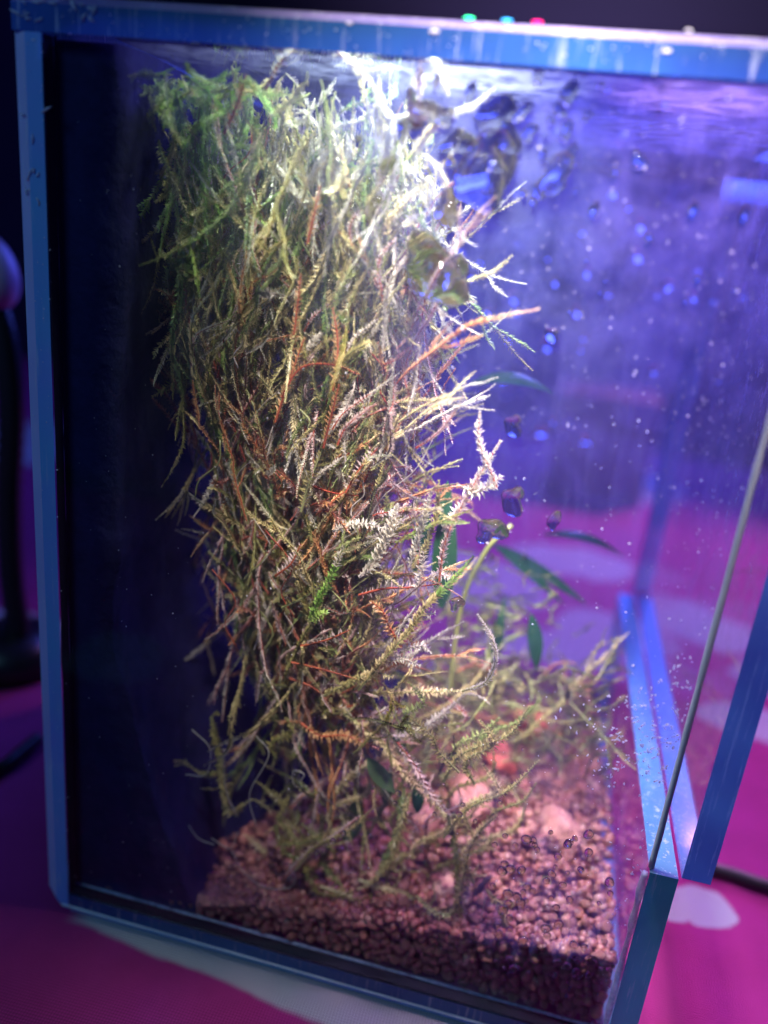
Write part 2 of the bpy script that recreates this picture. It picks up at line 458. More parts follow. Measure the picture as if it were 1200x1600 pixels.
# fat blurred drops on the far pane
dm_far = [drop_mesh(40 + i, .5, .3) for i in range(4)]
for i in range(46):
    o = drop(random.uniform(620, 1090), random.uniform(270, 690), random.uniform(7, 22) * .5, random.choice(dm_far), parent=far, Y=D - .0001, sx=random.uniform(.8, 1.3))
    o.rotation_euler = (0, random.uniform(-1, 1), math.pi)

# ------------------------------------------------------------------ dust specks and lime flakes on the outer face of the near pane
SPEC, t_, o_ = nt('lime_dust'); df = N(t_, 'ShaderNodeBsdfDiffuse'); df.inputs[0].default_value = (.75, .75, .85, 1)
tl = N(t_, 'ShaderNodeBsdfTranslucent'); tl.inputs[0].default_value = (.85, .82, .95, 1)
ms = N(t_, 'ShaderNodeMixShader'); ms.inputs[0].default_value = .5
t_.links.new(df.outputs[0], ms.inputs[1]); t_.links.new(tl.outputs[0], ms.inputs[2]); t_.links.new(ms.outputs[0], o_.inputs[0])
def flakes(plist, name, parent, Y=T * 0 + g * 3 - .00006):
    mb = MB()
    for (px, py, r, el) in plist:
        p = atY(px, py, Y); s = r * .00012; a = random.uniform(0, 3.14); n = random.randint(4, 6)
        ring = []
        for k in range(n):
            q = 2 * math.pi * k / n + random.uniform(-.3, .3); rr = s * random.uniform(.5, 1.2)
            u = rr * math.cos(q) * el; v = rr * math.sin(q)
            ring.append((p.x + u * math.cos(a) - v * math.sin(a), p.y, p.z + u * math.sin(a) + v * math.cos(a)))
        mb.add(ring + [(p.x, p.y - s * .9, p.z)], [(k, (k + 1) % n, n) for k in range(n)])
    return mb.build(name, SPEC, parent, kind='stuff')
pl = []
for i in range(1300):
    px = 1190 - abs(random.gauss(0, 260)) if random.random() < .6 else random.uniform(120, 1190)
    py = random.uniform(120, 1560)
    if px < 110 or px > 1200 - max(0, py - 660) * .265 - 6 or py < 60 + px * .075: continue
    r = random.choice([.35, .4, .5, .55, .8]) if random.random() < .96 else 1.3
    pl.append((px, py, r * 1.25, random.uniform(1, 1.8)))
flakes(pl, 'dust_specks', side)
pl = []
for cx, cy, sx, sy, n in [(985, 1130, 22, 38, 130), (1060, 1110, 16, 40, 120), (975, 1180, 26, 20, 60), (1040, 1180, 18, 26, 60), (980, 1205, 40, 22, 60), (1090, 640, 30, 50, 30), (1110, 800, 30, 80, 40), (905, 1110, 30, 30, 20), (1000, 1330, 16, 60, 30)]:
    for i in range(n):
        px = random.gauss(cx, sx); py = random.gauss(cy, sy)
        if px > 1200 - max(0, py - 660) * .265 - 8: continue
        if noise.noise(Vector((px * .035, py * .05, 2))) < -.12: continue
        pl.append((px, py, random.uniform(.9, 2.6) if cy > 1000 else random.uniform(.3, .9), random.uniform(1, 2.6)))
flakes(pl, 'lime_flakes', side)
pl = []
for i in range(150):
    if random.random() < .5: px, py = random.uniform(90, 1190), 0; py = -2 + px * .055 + random.uniform(8, 50)
    else: py = random.uniform(60, 1380); px = 20 + py * .04 + random.uniform(4, 44)
    pl.append((px, py, random.uniform(.6, 1.5), random.uniform(1, 2)))
flakes(pl, 'edge_specks', tank, -.00005)
for (px, py, r) in [(545, 36, 2.6), (679, 49, 3.6), (52, 62, 1.6), (45, 296, 1.5), (1041, 80, 3.), (1076, 48, 2.2)]:
    o = link('edge_chip', drop_mesh(int(px), .3, .35, 12, 4), tank); o.location = atY(px, py, -.00008); o.data.materials[0] = SPEC
    o.scale = (.00012 * r * 2, .00012 * r, .00012 * r * .8); o.rotation_euler = (math.pi, 0, 0)

# ------------------------------------------------------------------ moss
def leafmat(name, c, c2, trans=.45, rough=.35):
    m, t, out = nt(name)
    oi = N(t, 'ShaderNodeObjectInfo')
    mix = N(t, 'ShaderNodeMix', data_type='RGBA')
    n = noise_(t, objco(t), 420, 3, .7)
    f = math_(t, 'ADD', math_(t, 'MULTIPLY', oi.outputs['Random'], .5), math_(t, 'MULTIPLY', n, .75), True)
    t.links.new(ramp(t, f, [(.3, 0.), (.85, 1.)]), mix.inputs[0])
    mix.inputs[6].default_value = c + (1,); mix.inputs[7].default_value = c2 + (1,)
    b = N(t, 'ShaderNodeBsdfPrincipled'); t.links.new(mix.outputs[2], b.inputs['Base Color'])
    b.inputs['Roughness'].default_value = rough
    tl = N(t, 'ShaderNodeBsdfTranslucent'); t.links.new(mix.outputs[2], tl.inputs[0])
    ms = N(t, 'ShaderNodeMixShader'); ms.inputs[0].default_value = trans
    t.links.new(b.outputs[0], ms.inputs[1]); t.links.new(tl.outputs[0], ms.inputs[2]); t.links.new(ms.outputs[0], out.inputs[0])
    return m
M_OLIVE = leafmat('olive_moss', (.24, .22, .06), (.52, .44, .18))
M_GREEN = leafmat('green_moss', (.15, .24, .05), (.42, .46, .16))
M_LIME = leafmat('lime_moss', (.20, .40, .06), (.44, .58, .15))
M_PALE = leafmat('pale_moss', (.50, .46, .34), (.76, .70, .56), .5, .25)
M_STRAW = leafmat('straw_moss', (.50, .40, .16), (.78, .66, .36))
M_ORANGE = leafmat('orange_moss', (.50, .24, .09), (.70, .44, .20))
M_RUST = leafmat('rust_moss', (.24, .10, .07), (.44, .24, .17))
M_PINK = leafmat('pinkish_moss', (.48, .34, .29), (.72, .57, .50))
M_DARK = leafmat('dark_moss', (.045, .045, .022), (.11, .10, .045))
STEMR = leafmat('red_stem', (.26, .035, .02), (.40, .10, .04), .2)
STEMG = leafmat('green_stem', (.16, .17, .05), (.30, .30, .12), .2)
STEMP = leafmat('pale_stem', (.34, .30, .24), (.50, .42, .34), .2)

def shoot_geo(mb, pts, leaf=.0012, gap=.00042, stem=.00016, wid=.30, opn=.75, mi_leaf=0, mi_stem=1, taper=True, ranks=2, rnd=None, density=1., tipmi=None, curl=.0, hs=1.):
    """leafy moss stem: folded pointed leaves in ranks along a curved stem"""
    rnd = rnd or random
    pts = [Vector(p) for p in pts]
    L = [0]
    for a, b_ in zip(pts, pts[1:]): L.append(L[-1] + (b_ - a).length)
    tot = L[-1]
    n = len(pts); gap *= hs; opn *= 1 + (hs - 1) * .4
    tube(mb, pts, [stem * (1 - .6 * i / (n - 1)) for i in range(n)], 4, mi_stem, False)
    d = gap; j = 0; side_v = None; k = 0
    base_ax = Vector((rnd.uniform(-1, 1), rnd.uniform(-.6, .6), rnd.uniform(-1, 1))).normalized()
    vs = []; fs = []; mi = []
    while d < tot:
        while j < n - 2 and L[j + 1] < d: j += 1
        f = (d - L[j]) / max(1e-9, L[j + 1] - L[j]); p = pts[j].lerp(pts[j + 1], f); t = (pts[j + 1] - pts[j]).normalized()
        view = Vector((0, 1, 0)) + base_ax * .35
        s = t.cross(view)
        if s.length < .1: s = t.cross(Vector((1, 0, .2)))
        s.normalize(); nn = s.cross(t)
        q = d / tot
        sz = leaf * (min(1, .35 + q * 5) * (1 - .55 * max(0, (q - .7) / .3)) if taper else 1)
        for r in range(ranks):
            k += 1
            if rnd.random() > density: continue
            ang = (math.pi * (r % 2) + (0 if r < 2 else math.pi / 2) if ranks < 4 else 2 * math.pi * r / ranks + k * .11) + rnd.uniform(-.3, .3)
            o = s * math.cos(ang) + nn * math.sin(ang)
            op = opn * rnd.uniform(.7, 1.25) * (1 if q < .9 else .6)
            ld = (t * math.cos(op) + o * math.sin(op)).normalized()
            wd = t.cross(o).normalized() * .55 + (o * math.cos(op) - t * math.sin(op)) * .45; wd.normalize()
            l = sz * rnd.uniform(.75, 1.2); wv = l * wid
            fold = ld.cross(wd) * wv * .35
            bs_ = len(vs)
            tip = p + ld * l + t * (curl * l) - o * curl * l * .3
            vs += [p, p + ld * l * .42 + wd * wv * .5 + fold, tip, p + ld * l * .42 - wd * wv * .5 + fold]
            fs += [(bs_, bs_ + 1, bs_ + 2), (bs_, bs_ + 2, bs_ + 3)]
            mm = mi_leaf if tipmi is None or q < .72 else tipmi
            mi += [mm, mm]
        d += gap * rnd.uniform(.8, 1.2)
    mb.add(vs, fs, mi)

# --- shoot library (local: root at origin, growing along +Z, ~1 unit = 1 m)
def lib_shoot(seed, length, bend, leaf, gap, opn, ranks, wid=.3, side_br=0, density=1.):
    r = random.Random(seed); n = 22
    pts = []; x = y = 0; dx = r.uniform(-bend, bend); dy = r.uniform(-bend, bend) * .5; cx = r.uniform(-bend, bend); cy = r.uniform(-bend, bend) * .6
    p = Vector((0, 0, 0)); d = Vector((dx * .5, dy * .5, 1)).normalized()
    for i in range(n):
        pts.append(p.copy()); d = (d + Vector((cx, cy, 0)) * (2.2 / n) + Vector((r.gauss(0, 1), r.gauss(0, 1), r.gauss(0, .5))) * .085).normalized(); p = p + d * (length / (n - 1))
    mb = MB()
    shoot_geo(mb, pts, leaf, gap, leaf * .15, wid, opn, 0, 1, ranks=ranks, rnd=r, density=density, tipmi=2)
    for b_ in range(side_br):
        i = r.randint(4, n - 5); dd = (pts[i + 1] - pts[i]).normalized()
        o = Vector((r.choice([-1, 1]) * r.uniform(.5, 1), r.uniform(-.4, .4), 0)); q = pts[i].copy(); e = (dd * .6 + o * .7).normalized(); bp_ = []
        bl = length * r.uniform(.14, .3)
        for k in range(9):
            bp_.append(q.copy()); e = (e + dd * .08 + Vector((r.gauss(0, .07), r.gauss(0, .07), 0))).normalized(); q = q + e * bl / 8
        shoot_geo(mb, bp_, leaf * .85, gap, leaf * .1, wid, opn, 0, 1, ranks=ranks, rnd=r, density=density)
    return mb
LM = [(M_OLIVE, STEMG, M_STRAW), (M_GREEN, STEMG, M_OLIVE), (M_PALE, STEMP, M_PALE), (M_STRAW, STEMG, M_PALE), (M_ORANGE, STEMR, M_STRAW), (M_RUST, STEMR, M_ORANGE), (M_PINK, STEMR, M_PALE), (M_LIME, STEMG, M_LIME), (M_DARK, STEMG, M_OLIVE)]
OL, GR, PA, ST, OR, RU, PI_, LI, DK = range(9)
shapes = []
for i in range(9): shapes.append(lib_shoot(100 + i, .040, .32, .00125, .00052, .85, 3, .34, 2, .95))     # long hanging
for i in range(8): shapes.append(lib_shoot(200 + i, .016, 1.1, .0015, .00052, 1.0, 3, .30, 3, .95))    # feathery
for i in range(5): shapes.append(lib_shoot(300 + i, .014, 1.0, .0012, .00045, .80, 3, .38, 0, 1.))     # dense little catkins
LONG = range(0, 9); FEATH = range(9, 17); CAT = range(17, 22)
cache = {}
def lib(shape, mat):
    k = (shape, mat)
    if k not in cache: cache[k] = shapes[shape].mesh('moss_shoot', list(LM[mat]))
    return cache[k]
def place(parent, shape, mat, p, dirv, sc=1., spin=None):
    o = link('moss_shoot', lib(shape, mat), parent)
    q = Vector(dirv).to_track_quat('Z', 'Y') @ Matrix.Rotation(random.uniform(0, 6.28) if spin is None else spin, 3, 'Z').to_quaternion()
    o.rotation_mode = 'QUATERNION'; o.rotation_quaternion = q
    o.location = Vector(p) + o.location; o.scale = (sc, sc, sc)
    return o
def wc(opts):
    a = [x for x, _ in opts]; b_ = [y for _, y in opts]; return random.choices(a, b_)[0]

left_b = [(60, 235), (200, 235), (400, 250), (600, 285), (800, 345), (1000, 385), (1150, 440), (1250, 460)]
right_b = [(60, 640), (200, 650), (330, 680), (450, 680), (560, 655), (700, 630), (800, 590), (900, 575), (1000, 575), (1100, 580), (1200, 560)]
def interp(tab, y):
    if y <= tab[0][0]: return tab[0][1]
    for (a, b_), (c_, d_) in zip(tab, tab[1:]):
        if y <= c_: return b_ + (d_ - b_) * (y - a) / (c_ - a)
    return tab[-1][1]

curtain = empty('moss_curtain', (.05, .03, .02), label='tall tangled curtain of green, straw and rust coloured moss growing down behind the glass', cat='moss')
def colour_at(px, py):
    if py < 230 and px < 400: return wc([(LI, 3), (GR, 5), (OL, 4)])
    if py < 330: return wc([(PA, 4), (GR, 3), (ST, 4), (OL, 2)]) if px > 430 else wc([(ST, 4), (OL, 4), (GR, 3), (OR, .6)])
    if py < 480: return wc([(ST, 5), (OL, 4), (PA, 2.5), (PI_, 2), (GR, 2), (OR, .8)])
    if py < 700: return wc([(ST, 4), (OL, 4), (OR, 1.6), (PI_, 3), (RU, 1.), (PA, 2.2), (GR, 1)])
    if py < 900: return wc([(PI_, 3), (ST, 3), (OL, 3), (RU, 2), (OR, 1.5), (PA, 2), (GR, 1)])
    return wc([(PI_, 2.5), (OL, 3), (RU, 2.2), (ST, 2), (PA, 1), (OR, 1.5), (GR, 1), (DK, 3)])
# about 290 shoots nearest the glass stay single parts
cnt = 0
while cnt < 296:
    py = random.uniform(90, 1180); l, r = interp(left_b, py), interp(right_b, py)
    px = random.uniform(l, r); Y = random.uniform(T + .0022, T + .016)
    edge = (px - l) / (r - l)
    p = atY(px, py, Y)
    if p.x < T + .016: continue
    m_ = colour_at(px, py)
    up = random.random() < .72
    if py < 620:
        sh = random.choice(LONG) if random.random() < .62 else random.choice(FEATH)
        d = Vector((random.gauss(.08, .15), random.gauss(0, .08), 1 if up else -1)); sc = random.uniform(.6, 1.05)
    else:
        sh = random.choice(LONG) if random.random() < .3 else (random.choice(FEATH) if random.random() < .75 else random.choice(CAT))
        d = Vector((random.gauss(.45, .3) if edge > .4 else random.gauss(.12, .3), random.gauss(-.05, .15), random.uniform(.4, 1.))); sc = random.uniform(.6, 1.)
    if p.z + .04 * sc > H - DT - .002 and d.z > 0: d.z = -d.z
    place(curtain, sh, m_, p, d, sc); cnt += 1

# the mass behind them: one part, real leaves joined
def mass(parent, name, n, region, yr, cfun, scr=(.6, 1.1), kinds=(.55, .3, .15), vert=True):
    Vs = []; Fs = []; Ms = []; off = 0; mats = [x for pr in LM for x in pr]
    arr = {}
    for i in range(n):
        px, py, Y = region(); p = atY(px, py, Y)
        if p.x < T + .014 or p.x > W - .004 or p.z > H - DT - .003 or p.z < .016: continue
        m_ = cfun(px, py); u = random.random()
        sh = random.choice(LONG) if u < kinds[0] else (random.choice(FEATH) if u < kinds[0] + kinds[1] else random.choice(CAT))
        if sh not in arr:
            tris = [];tm = []
            for f, mi in zip(shapes[sh].f, shapes[sh].mi):
                tris.append((f[0], f[1], f[2])); tm.append(mi)
                if len(f) == 4: tris.append((f[0], f[2], f[3])); tm.append(mi)
            arr[sh] = (np.array(shapes[sh].v), np.array(tris), np.array(tm))
        v, f, mi = arr[sh]
        if vert: d = Vector((random.gauss(.08 if py < 600 else .2, .13 if py < 600 else .28), random.gauss(0, .15), random.choice([1, 1, 1, -1])))
        else: d = Vector((random.gauss(.2, .7), random.gauss(0, .5), random.uniform(-.3, 1)))
        sc = random.uniform(*scr)
        if p.z + .04 * sc > H - DT - .002 and d.z > 0: d.z = -d.z
        R = np.array((d.to_track_quat('Z', 'Y').to_matrix() @ Matrix.Rotation(random.uniform(0, 6.28), 3, 'Z')))
        vv = (v * sc) @ R.T + np.array(p)
        vv[:, 2] = np.clip(vv[:, 2], .012, H - DT - .0006); vv[:, 1] = np.clip(vv[:, 1], T + .0006, D - .001); vv[:, 0] = np.clip(vv[:, 0], T + .002, W - .001)
        Vs.append(vv); Fs.append(f + off); Ms.append(mi + 3 * m_); off += len(v)
    V = np.concatenate(Vs); Fa = np.concatenate(Fs); Ma = np.concatenate(Ms)
    me = bpy.data.meshes.new(name)
    me.vertices.add(len(V)); me.vertices.foreach_set('co', V.astype(np.float32).ravel())
    me.loops.add(len(Fa) * 3); me.loops.foreach_set('vertex_index', Fa.astype(np.int32).ravel())
    me.polygons.add(len(Fa)); me.polygons.foreach_set('loop_start', np.arange(0, len(Fa) * 3, 3, dtype=np.int32))
    for q in mats: me.materials.append(q)
    me.polygons.foreach_set('material_index', Ma.astype(np.int32)); me.update(calc_edges=True); me.validate()
    return link(name, me, parent, kind='stuff')
def reg1():
    py = random.uniform(70, 1120); l, r = interp(left_b, py), interp(right_b, py)
    return random.uniform(l, r - 10), py, random.uniform(T + .008, .044)
mass(curtain, 'moss_tangle', 2500, reg1, None, colour_at)

# curved little fronds inside the lower curtain, bright green tuft at top left
tuft = empty('moss_tuft', (.03, .03, .19), label='bright green mossy tuft under the lid at the upper left of the moss', cat='moss')
for i in range(70):
    px = random.uniform(225, 400); py = random.uniform(58, 150) if px < 330 else random.uniform(58, 210)
    p = atY(px, py, random.uniform(T + .002, T + .014)); p.z = min(p.z, H - DT - .004)
    place(tuft, random.choice(FEATH), LI if random.random() < .7 else GR, p, Vector((random.gauss(0, .6), random.gauss(0, .3), -random.uniform(.2, 1))), random.uniform(.4, .75))

# --- hand-placed shoots close to the glass, traced where they stand
sprig = empty('moss_sprig', (.1, .012, .08), label='pale and yellow green forked moss sprig reaching right in front of the dark gap', cat='moss')
def hand(parent, pxs, Y, mat, leaf=.0012, gap=.00036, opn=.6, ranks=3, wid=.34, stem=None, n=None, tip=None, dens=1., lab=None, stemmat=None, name='moss_shoot'):
    Ys = Y if isinstance(Y, (list, tuple)) else [Y] * len(pxs)
    if ranks == 3: ranks = 5; wid = max(wid, .42)
    leaf *= 1.25; gap *= 1.25; opn *= 1.1
    w_ = [atY(a, b_, TI + .0008 + y) for (a, b_), y in zip(pxs, Ys)]
    pts = spline(w_, n or 10 * len(pxs))
    mb = MB(); mats = list(LM[mat])
    if stemmat: mats[1] = stemmat
    if tip is not None: mats[2] = LM[tip][0]
    shoot_geo(mb, pts, leaf, gap, stem or leaf * .18, wid, opn, 0, 1, ranks=ranks, density=dens, tipmi=2 if tip is not None else None, hs=1.6)
    o = mb.build(name, mats, parent)
    if lab: o['label'] = lab
    return o
m1 = .003
hand(sprig, [(561, 901), (580, 885), (602, 850), (621, 789)], m1, PA, .0018, .00030, .65, 3, .42, lab='thick silvery catkin-like shoot')
hand(sprig, [(639, 885), (652, 845), (666, 800), (674, 770)], m1, PA, .0013, .00030, .6, 3, .4)
hand(sprig, [(686, 908), (692, 865), (701, 833), (722, 790), (748, 745), (783, 688)], [m1, m1, m1, .004, .004, .004], PI_, .0013, .00030, .6, 3, .38, tip=PA, lab='long orange stemmed shoot with a silvery tip', stemmat=STEMR)
hand(sprig, [(776, 762), (768, 738), (757, 714), (748, 680), (750, 645)], .004, PA, .0012, .00030, .6, 3, .38, stemmat=STEMR)
hand(sprig, [(720, 760), (745, 768), (775, 752), (782, 745)], .004, PA, .0016, .00035, .9, 3, .3)
hand(sprig, [(560, 1078), (585, 1050), (600, 1030), (640, 985), (667, 947), (700, 915), (738, 872)], [.004, .003, .002, .002, .002, .002, .003], ST, .0015, .00034, .6, 3, .36, tip=LI, lab='stout yellow green branch with a bright green tip', stemmat=STEMG)
hand(sprig, [(500, 1090), (530, 1075), (560, 1060), (585, 1050)], .004, OL, .0013, .00034, .7, 3, .34, tip=ST)
hand(sprig, [(483, 972), (497, 940), (511, 915), (525, 885), (537, 852)], .0025, LI, .0014, .00034, .65, 3, .36, tip=PA, lab='short bright green shoot')
hand(sprig, [(482, 968), (500, 962), (510, 958)], .0025, LI, .0015, .00030, 1., 3, .4)
hand(sprig, [(722, 1080), (759, 1066), (775, 1030), (770, 1000), (759, 979), (747, 961)], .002, PA, .0011, .00028, .5, 3, .4, tip=PA, lab='silvery shoot curled like a hook', stemmat=STEMG)
hand(sprig, [(655, 885), (668, 850), (683, 800), (686, 752)], .005, OL, .0012, .00034, .6, 3, .3)
hand(sprig, [(650, 700), (670, 688), (693, 668), (713, 640), (725, 616)], .004, PI_, .0009, .00028, .45, 3, .34, tip=PA)
hand(sprig, [(590, 720), (600, 690), (608, 650), (612, 600), (617, 560)], .005, PA, .0009, .00028, .45, 3, .34)
hand(sprig, [(598, 560), (600, 510), (604, 460), (612, 430)], .006, PA, .001, .0003, .45, 3, .34)
hand(sprig, [(640, 620), (632, 580), (650, 530), (675, 490), (690, 455)], .008, PI_, .001, .0003, .5, 3, .34)
hand(sprig, [(620, 1000), (606, 975), (598, 955), (580, 940)], .003, OR, .0014, .00034, .8, 3, .3, lab='orange withered shoot', stemmat=STEMR)
for pxs in [[(625, 1020), (640, 1012), (662, 1010), (672, 1018)], [(600, 1035), (630, 1030), (655, 1040)], [(640, 985), (655, 965), (680, 958)], [(560, 1060), (590, 1052), (612, 1058)], [(667, 905), (690, 898), (712, 905)], [(650, 925), (660, 890), (662, 860)], [(690, 830), (712, 800), (722, 790)], [(520, 830), (545, 822), (570, 818), (600, 826)]]:
    hand(sprig, pxs, .003 + random.uniform(-.001, .002), random.choice([PA, PA, ST]), .0013, .00036, .95, 3, .28)
for pxs in [[(455, 1035), (500, 1045), (560, 1062)], [(452, 1060), (490, 1075), (525, 1105), (560, 1100)], [(440, 950), (480, 930), (510, 905)], [(470, 1010), (510, 1000), (545, 985)], [(430, 900), (455, 880), (470, 850)], [(490, 760), (520, 770), (560, 775)], [(470, 800), (485, 750), (505, 700)], [(540, 770), (560, 735), (590, 700)], [(560, 930), (600, 920), (640, 918), (690, 912)]]:
    hand(sprig, pxs, .004 + random.uniform(-.001, .003), random.choice([RU, PI_, OR, OL, ST]), .0013, .00040, .9, 2, .28)
# orange and red streaks in the middle of the curtain
for pxs in [[(455, 560), (462, 500), (470, 430)], [(430, 660), (450, 600), (475, 530)], [(520, 610), (528, 540), (520, 480)], [(505, 700), (520, 640), (530, 600)], [(440, 620), (470, 575), (520, 570), (560, 585)], [(480, 380), (492, 330), (500, 290)], [(350, 210), (372, 160), (384, 120)]]:
    hand(sprig, pxs, .0025, OR, .0012, .0004, .6, 2, .3, stemmat=STEMR)
# many thin pale arcs, each a separate shoot
for i in range(34):
    py = random.uniform(330, 760); r = interp(right_b, py); px = r - 60 - abs(random.gauss(0, 80)); a = random.uniform(-.9, .3); L = random.uniform(50, 105)
    pxs = [(px, py), (px + L * .35 * math.sin(a + .6), py - L * .35), (px + L * .7 * math.sin(a + .8), py - L * .6), (px + L * math.sin(a + 1), py - L * .85)]
    if pxs[-1][0] > r + 12: continue
    hand(sprig, pxs, random.uniform(.003, .012), wc([(PA, 3), (ST, 2), (PI_, 2.5), (OL, 1)]), random.uniform(.0007, .0012), .00034, random.uniform(.45, .9), 3, .32)

# --- pale arching strands at the top right of the moss
arch = empty('moss_arch', (.07, .015, .19), label='pale arching moss stems under the lid beside the large drops', cat='moss')
hand(arch, [(415, 140), (440, 95), (470, 75), (495, 70), (530, 85), (570, 120), (600, 160)], .004, PA, .0012, .0004, .7, 3, .3, stemmat=STEMR)
hand(arch, [(605, 185), (650, 182), (700, 178), (740, 165), (770, 140)], .005, PA, .0012, .0004, .5, 3, .4)
hand(arch, [(655, 190), (652, 150), (656, 110)], .004, PI_, .0015, .0003, .6, 3, .4)
hand(arch, [(700, 150), (686, 115), (672, 88)], .004, PA, .0015, .0003, .6, 3, .4)
hand(arch, [(640, 250), (664, 215), (690, 180)], .006, ST, .0016, .0003, .5, 3, .4)
hand(arch, [(680, 350), (700, 320), (690, 270), (660, 240)], .008, ST, .0012, .0003, .5, 3, .3)
hand(arch, [(590, 160), (610, 190), (605, 230), (590, 300)], .006, PA, .0013, .0003, .5, 3, .3)
hand(arch, [(690, 450), (730, 440), (770, 425), (800, 400)], .012, OL, .0010, .0003, .5, 3, .3)
for i in range(26):
    px = random.uniform(440, 640); py = random.uniform(90, 300)
    place(arch, random.choice(FEATH), random.choice([PA, PA, GR, ST, LI]), atY(px, py, T + random.uniform(.004, .014)), Vector((random.gauss(.2, .8), 0, random.choice([-1, .4]))), random.uniform(.4, .8))

# --- blurred bushy moss far back on the right
bush = empty('moss_bush', (.10, .09, .04), label='blurred low bush of green moss standing further back to the right of the sprig', cat='moss')
def creg():
    px = random.gauss(750, 38); py = random.gauss(970, 58); return px, py, random.uniform(.06, .10)
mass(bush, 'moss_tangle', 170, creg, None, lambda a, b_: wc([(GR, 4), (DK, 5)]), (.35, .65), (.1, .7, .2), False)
def creg2():
    px = random.uniform(600, 940); py = random.uniform(1030, 1215); return px, py, random.uniform(.045, .10)
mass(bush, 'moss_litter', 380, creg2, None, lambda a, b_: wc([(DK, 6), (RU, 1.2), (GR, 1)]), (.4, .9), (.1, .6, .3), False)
place(bush, 10, OL, atY(690, 1170, .03), Vector((.9, 0, .35)), .7); place(bush, 3, ST, atY(640, 1130, .03), Vector((.9, 0, .5)), .8)
place(bush, 4, OL, atY(800, 1160, .045), Vector((.9, .3, .5)), 1.1); place(bush, 5, GR, atY(690, 1150, .02), Vector((.8, 0, .4)), .5)

# --- trailing stems over the gravel
trail = empty('trailing_moss', (.08, .02, .04), label='trailing moss stems straggling down over the gravel in the lower middle', cat='moss')
TR = [([(530, 1110), (570, 1140), (600, 1165), (640, 1215), (668, 1245), (700, 1280), (712, 1310)], .008, ST),
      ([(620, 1160), (650, 1200), (672, 1238), (702, 1272)], .006, PI_),
      ([(700, 1275), (712, 1320), (716, 1370), (722, 1420), (712, 1455)], .006, OL),
      ([(640, 1240), (632, 1275), (620, 1310), (610, 1345), (580, 1380), (560, 1390)], .007, OL),
      ([(632, 1230), (625, 1290), (606, 1340), (590, 1370)], .008, GR),
      ([(430, 1290), (445, 1330), (470, 1345), (485, 1370), (500, 1395), (540, 1400)], .005, OL),
      ([(440, 1320), (470, 1318), (500, 1308)], .005, OL),
      ([(500, 1385), (560, 1405), (600, 1425), (650, 1440), (700, 1445)], .006, OL),
      ([(560, 1375), (620, 1395), (660, 1420), (690, 1440)], .01, ST),
      ([(650, 1400), (680, 1425), (710, 1425), (725, 1370), (735, 1320)], .004, ST),
      ([(345, 1180), (350, 1230), (360, 1270), (392, 1250)], .006, OL),
      ([(330, 1120), (345, 1200), (320, 1210), (300, 1200)], .007, OL),
      ([(740, 1380), (730, 1340), (750, 1300), (775, 1275)], .006, ST),
      ([(760, 1390), (785, 1420), (790, 1455), (775, 1480)], .004, OL),
      ([(590, 1100), (600, 1140), (640, 1150), (700, 1110), (725, 1085)], .012, PA),
      ([(575, 1085), (640, 1082), (720, 1080)], .010, ST),
      ([(470, 1130), (500, 1150), (540, 1150), (590, 1170)], .006, OR),
      ([(630, 1180), (680, 1140), (720, 1130)], .014, OL),
      ([(600, 1160), (620, 1110), (625, 1080)], .012, PI_)]
for pxs, y, mt in TR:
    hand(trail, pxs, y, mt, .0014, .00040, .8, 3, .3, stem=.0004)
    for k in range(3):
        q = random.choice(pxs); place(trail, random.choice(FEATH), mt, atY(q[0], q[1], T + y), Vector((random.gauss(0, 1), 0, random.uniform(-.2, 1))), random.uniform(.22, .45))
for i in range(40):
    px = random.gauss(640, 80); py = random.gauss(1400, 34)
    if py > 1450: continue
    place(trail, random.choice(FEATH), random.choice([OL, OL, GR, ST]), atY(px, py, T + random.uniform(.003, .02)), Vector((random.gauss(0, 1), 0, random.uniform(0, .8))), random.uniform(.25, .5))
def creg3():
    px = random.uniform(420, 740); py = random.gauss(1265, 85)
    if py > 1420: py = 1400
    return px, py, T + random.uniform(.008, .07)
mass(trail, 'moss_litter', 260, creg3, None, lambda a, b_: wc([(OL, 2), (RU, 1), (DK, 4), (GR, 1)]), (.35, .8), (.35, .5, .15), False)
for i in range(46):
    px = random.uniform(400, 760); py = random.uniform(1150, 1400); a = random.uniform(-1.4, 1.4); L = random.uniform(60, 150)
    pxs = [(px, py), (px + L * .3 * math.sin(a), py - L * .3), (px + L * .7 * math.sin(a + .7), py - L * .5), (px + L * math.sin(a + .4), py - L * .8)]
    hand(trail, pxs, random.uniform(.003, .022), wc([(OL, 4), (ST, 2), (GR, 1.5), (PI_, 1.5)]), random.uniform(.0009, .0014), .00038, .85, 3, .32, stem=.00028)
# bare root threads
THREAD, t_, o_ = nt('root_thread'); bs = N(t_, 'ShaderNodeBsdfPrincipled'); bs.inputs['Base Color'].default_value = (.34, .32, .26, 1); bs.inputs['Roughness'].default_value = .5
t_.links.new(bs.outputs[0], o_.inputs[0])
for pxs in [[(362, 1330), (380, 1362), (410, 1385), (450, 1388), (462, 1370), (452, 1350)], [(295, 1290), (310, 1310), (335, 1320)], [(300, 1140), (328, 1170), (322, 1210), (290, 1210)], [(466, 1225), (475, 1210), (458, 1205), (460, 1228), (480, 1228)],
            [(350, 1170), (352, 1230), (370, 1275)], [(570, 1160), (600, 1150), (620, 1110)], [(760, 1600 - 200), (745, 1440), (700, 1450), (665, 1420)], [(925, 1525), (950, 1515), (962, 1517)], [(400, 1150), (420, 1180), (390, 1240), (400, 1290)], [(330, 1310), (360, 1325), (372, 1300)]]:
    mb = MB(); tube(mb, spline([atY(a, b_, T + .003) for a, b_ in pxs], 30), .00012, 4); mb.build('root_thread', THREAD, trail, True)
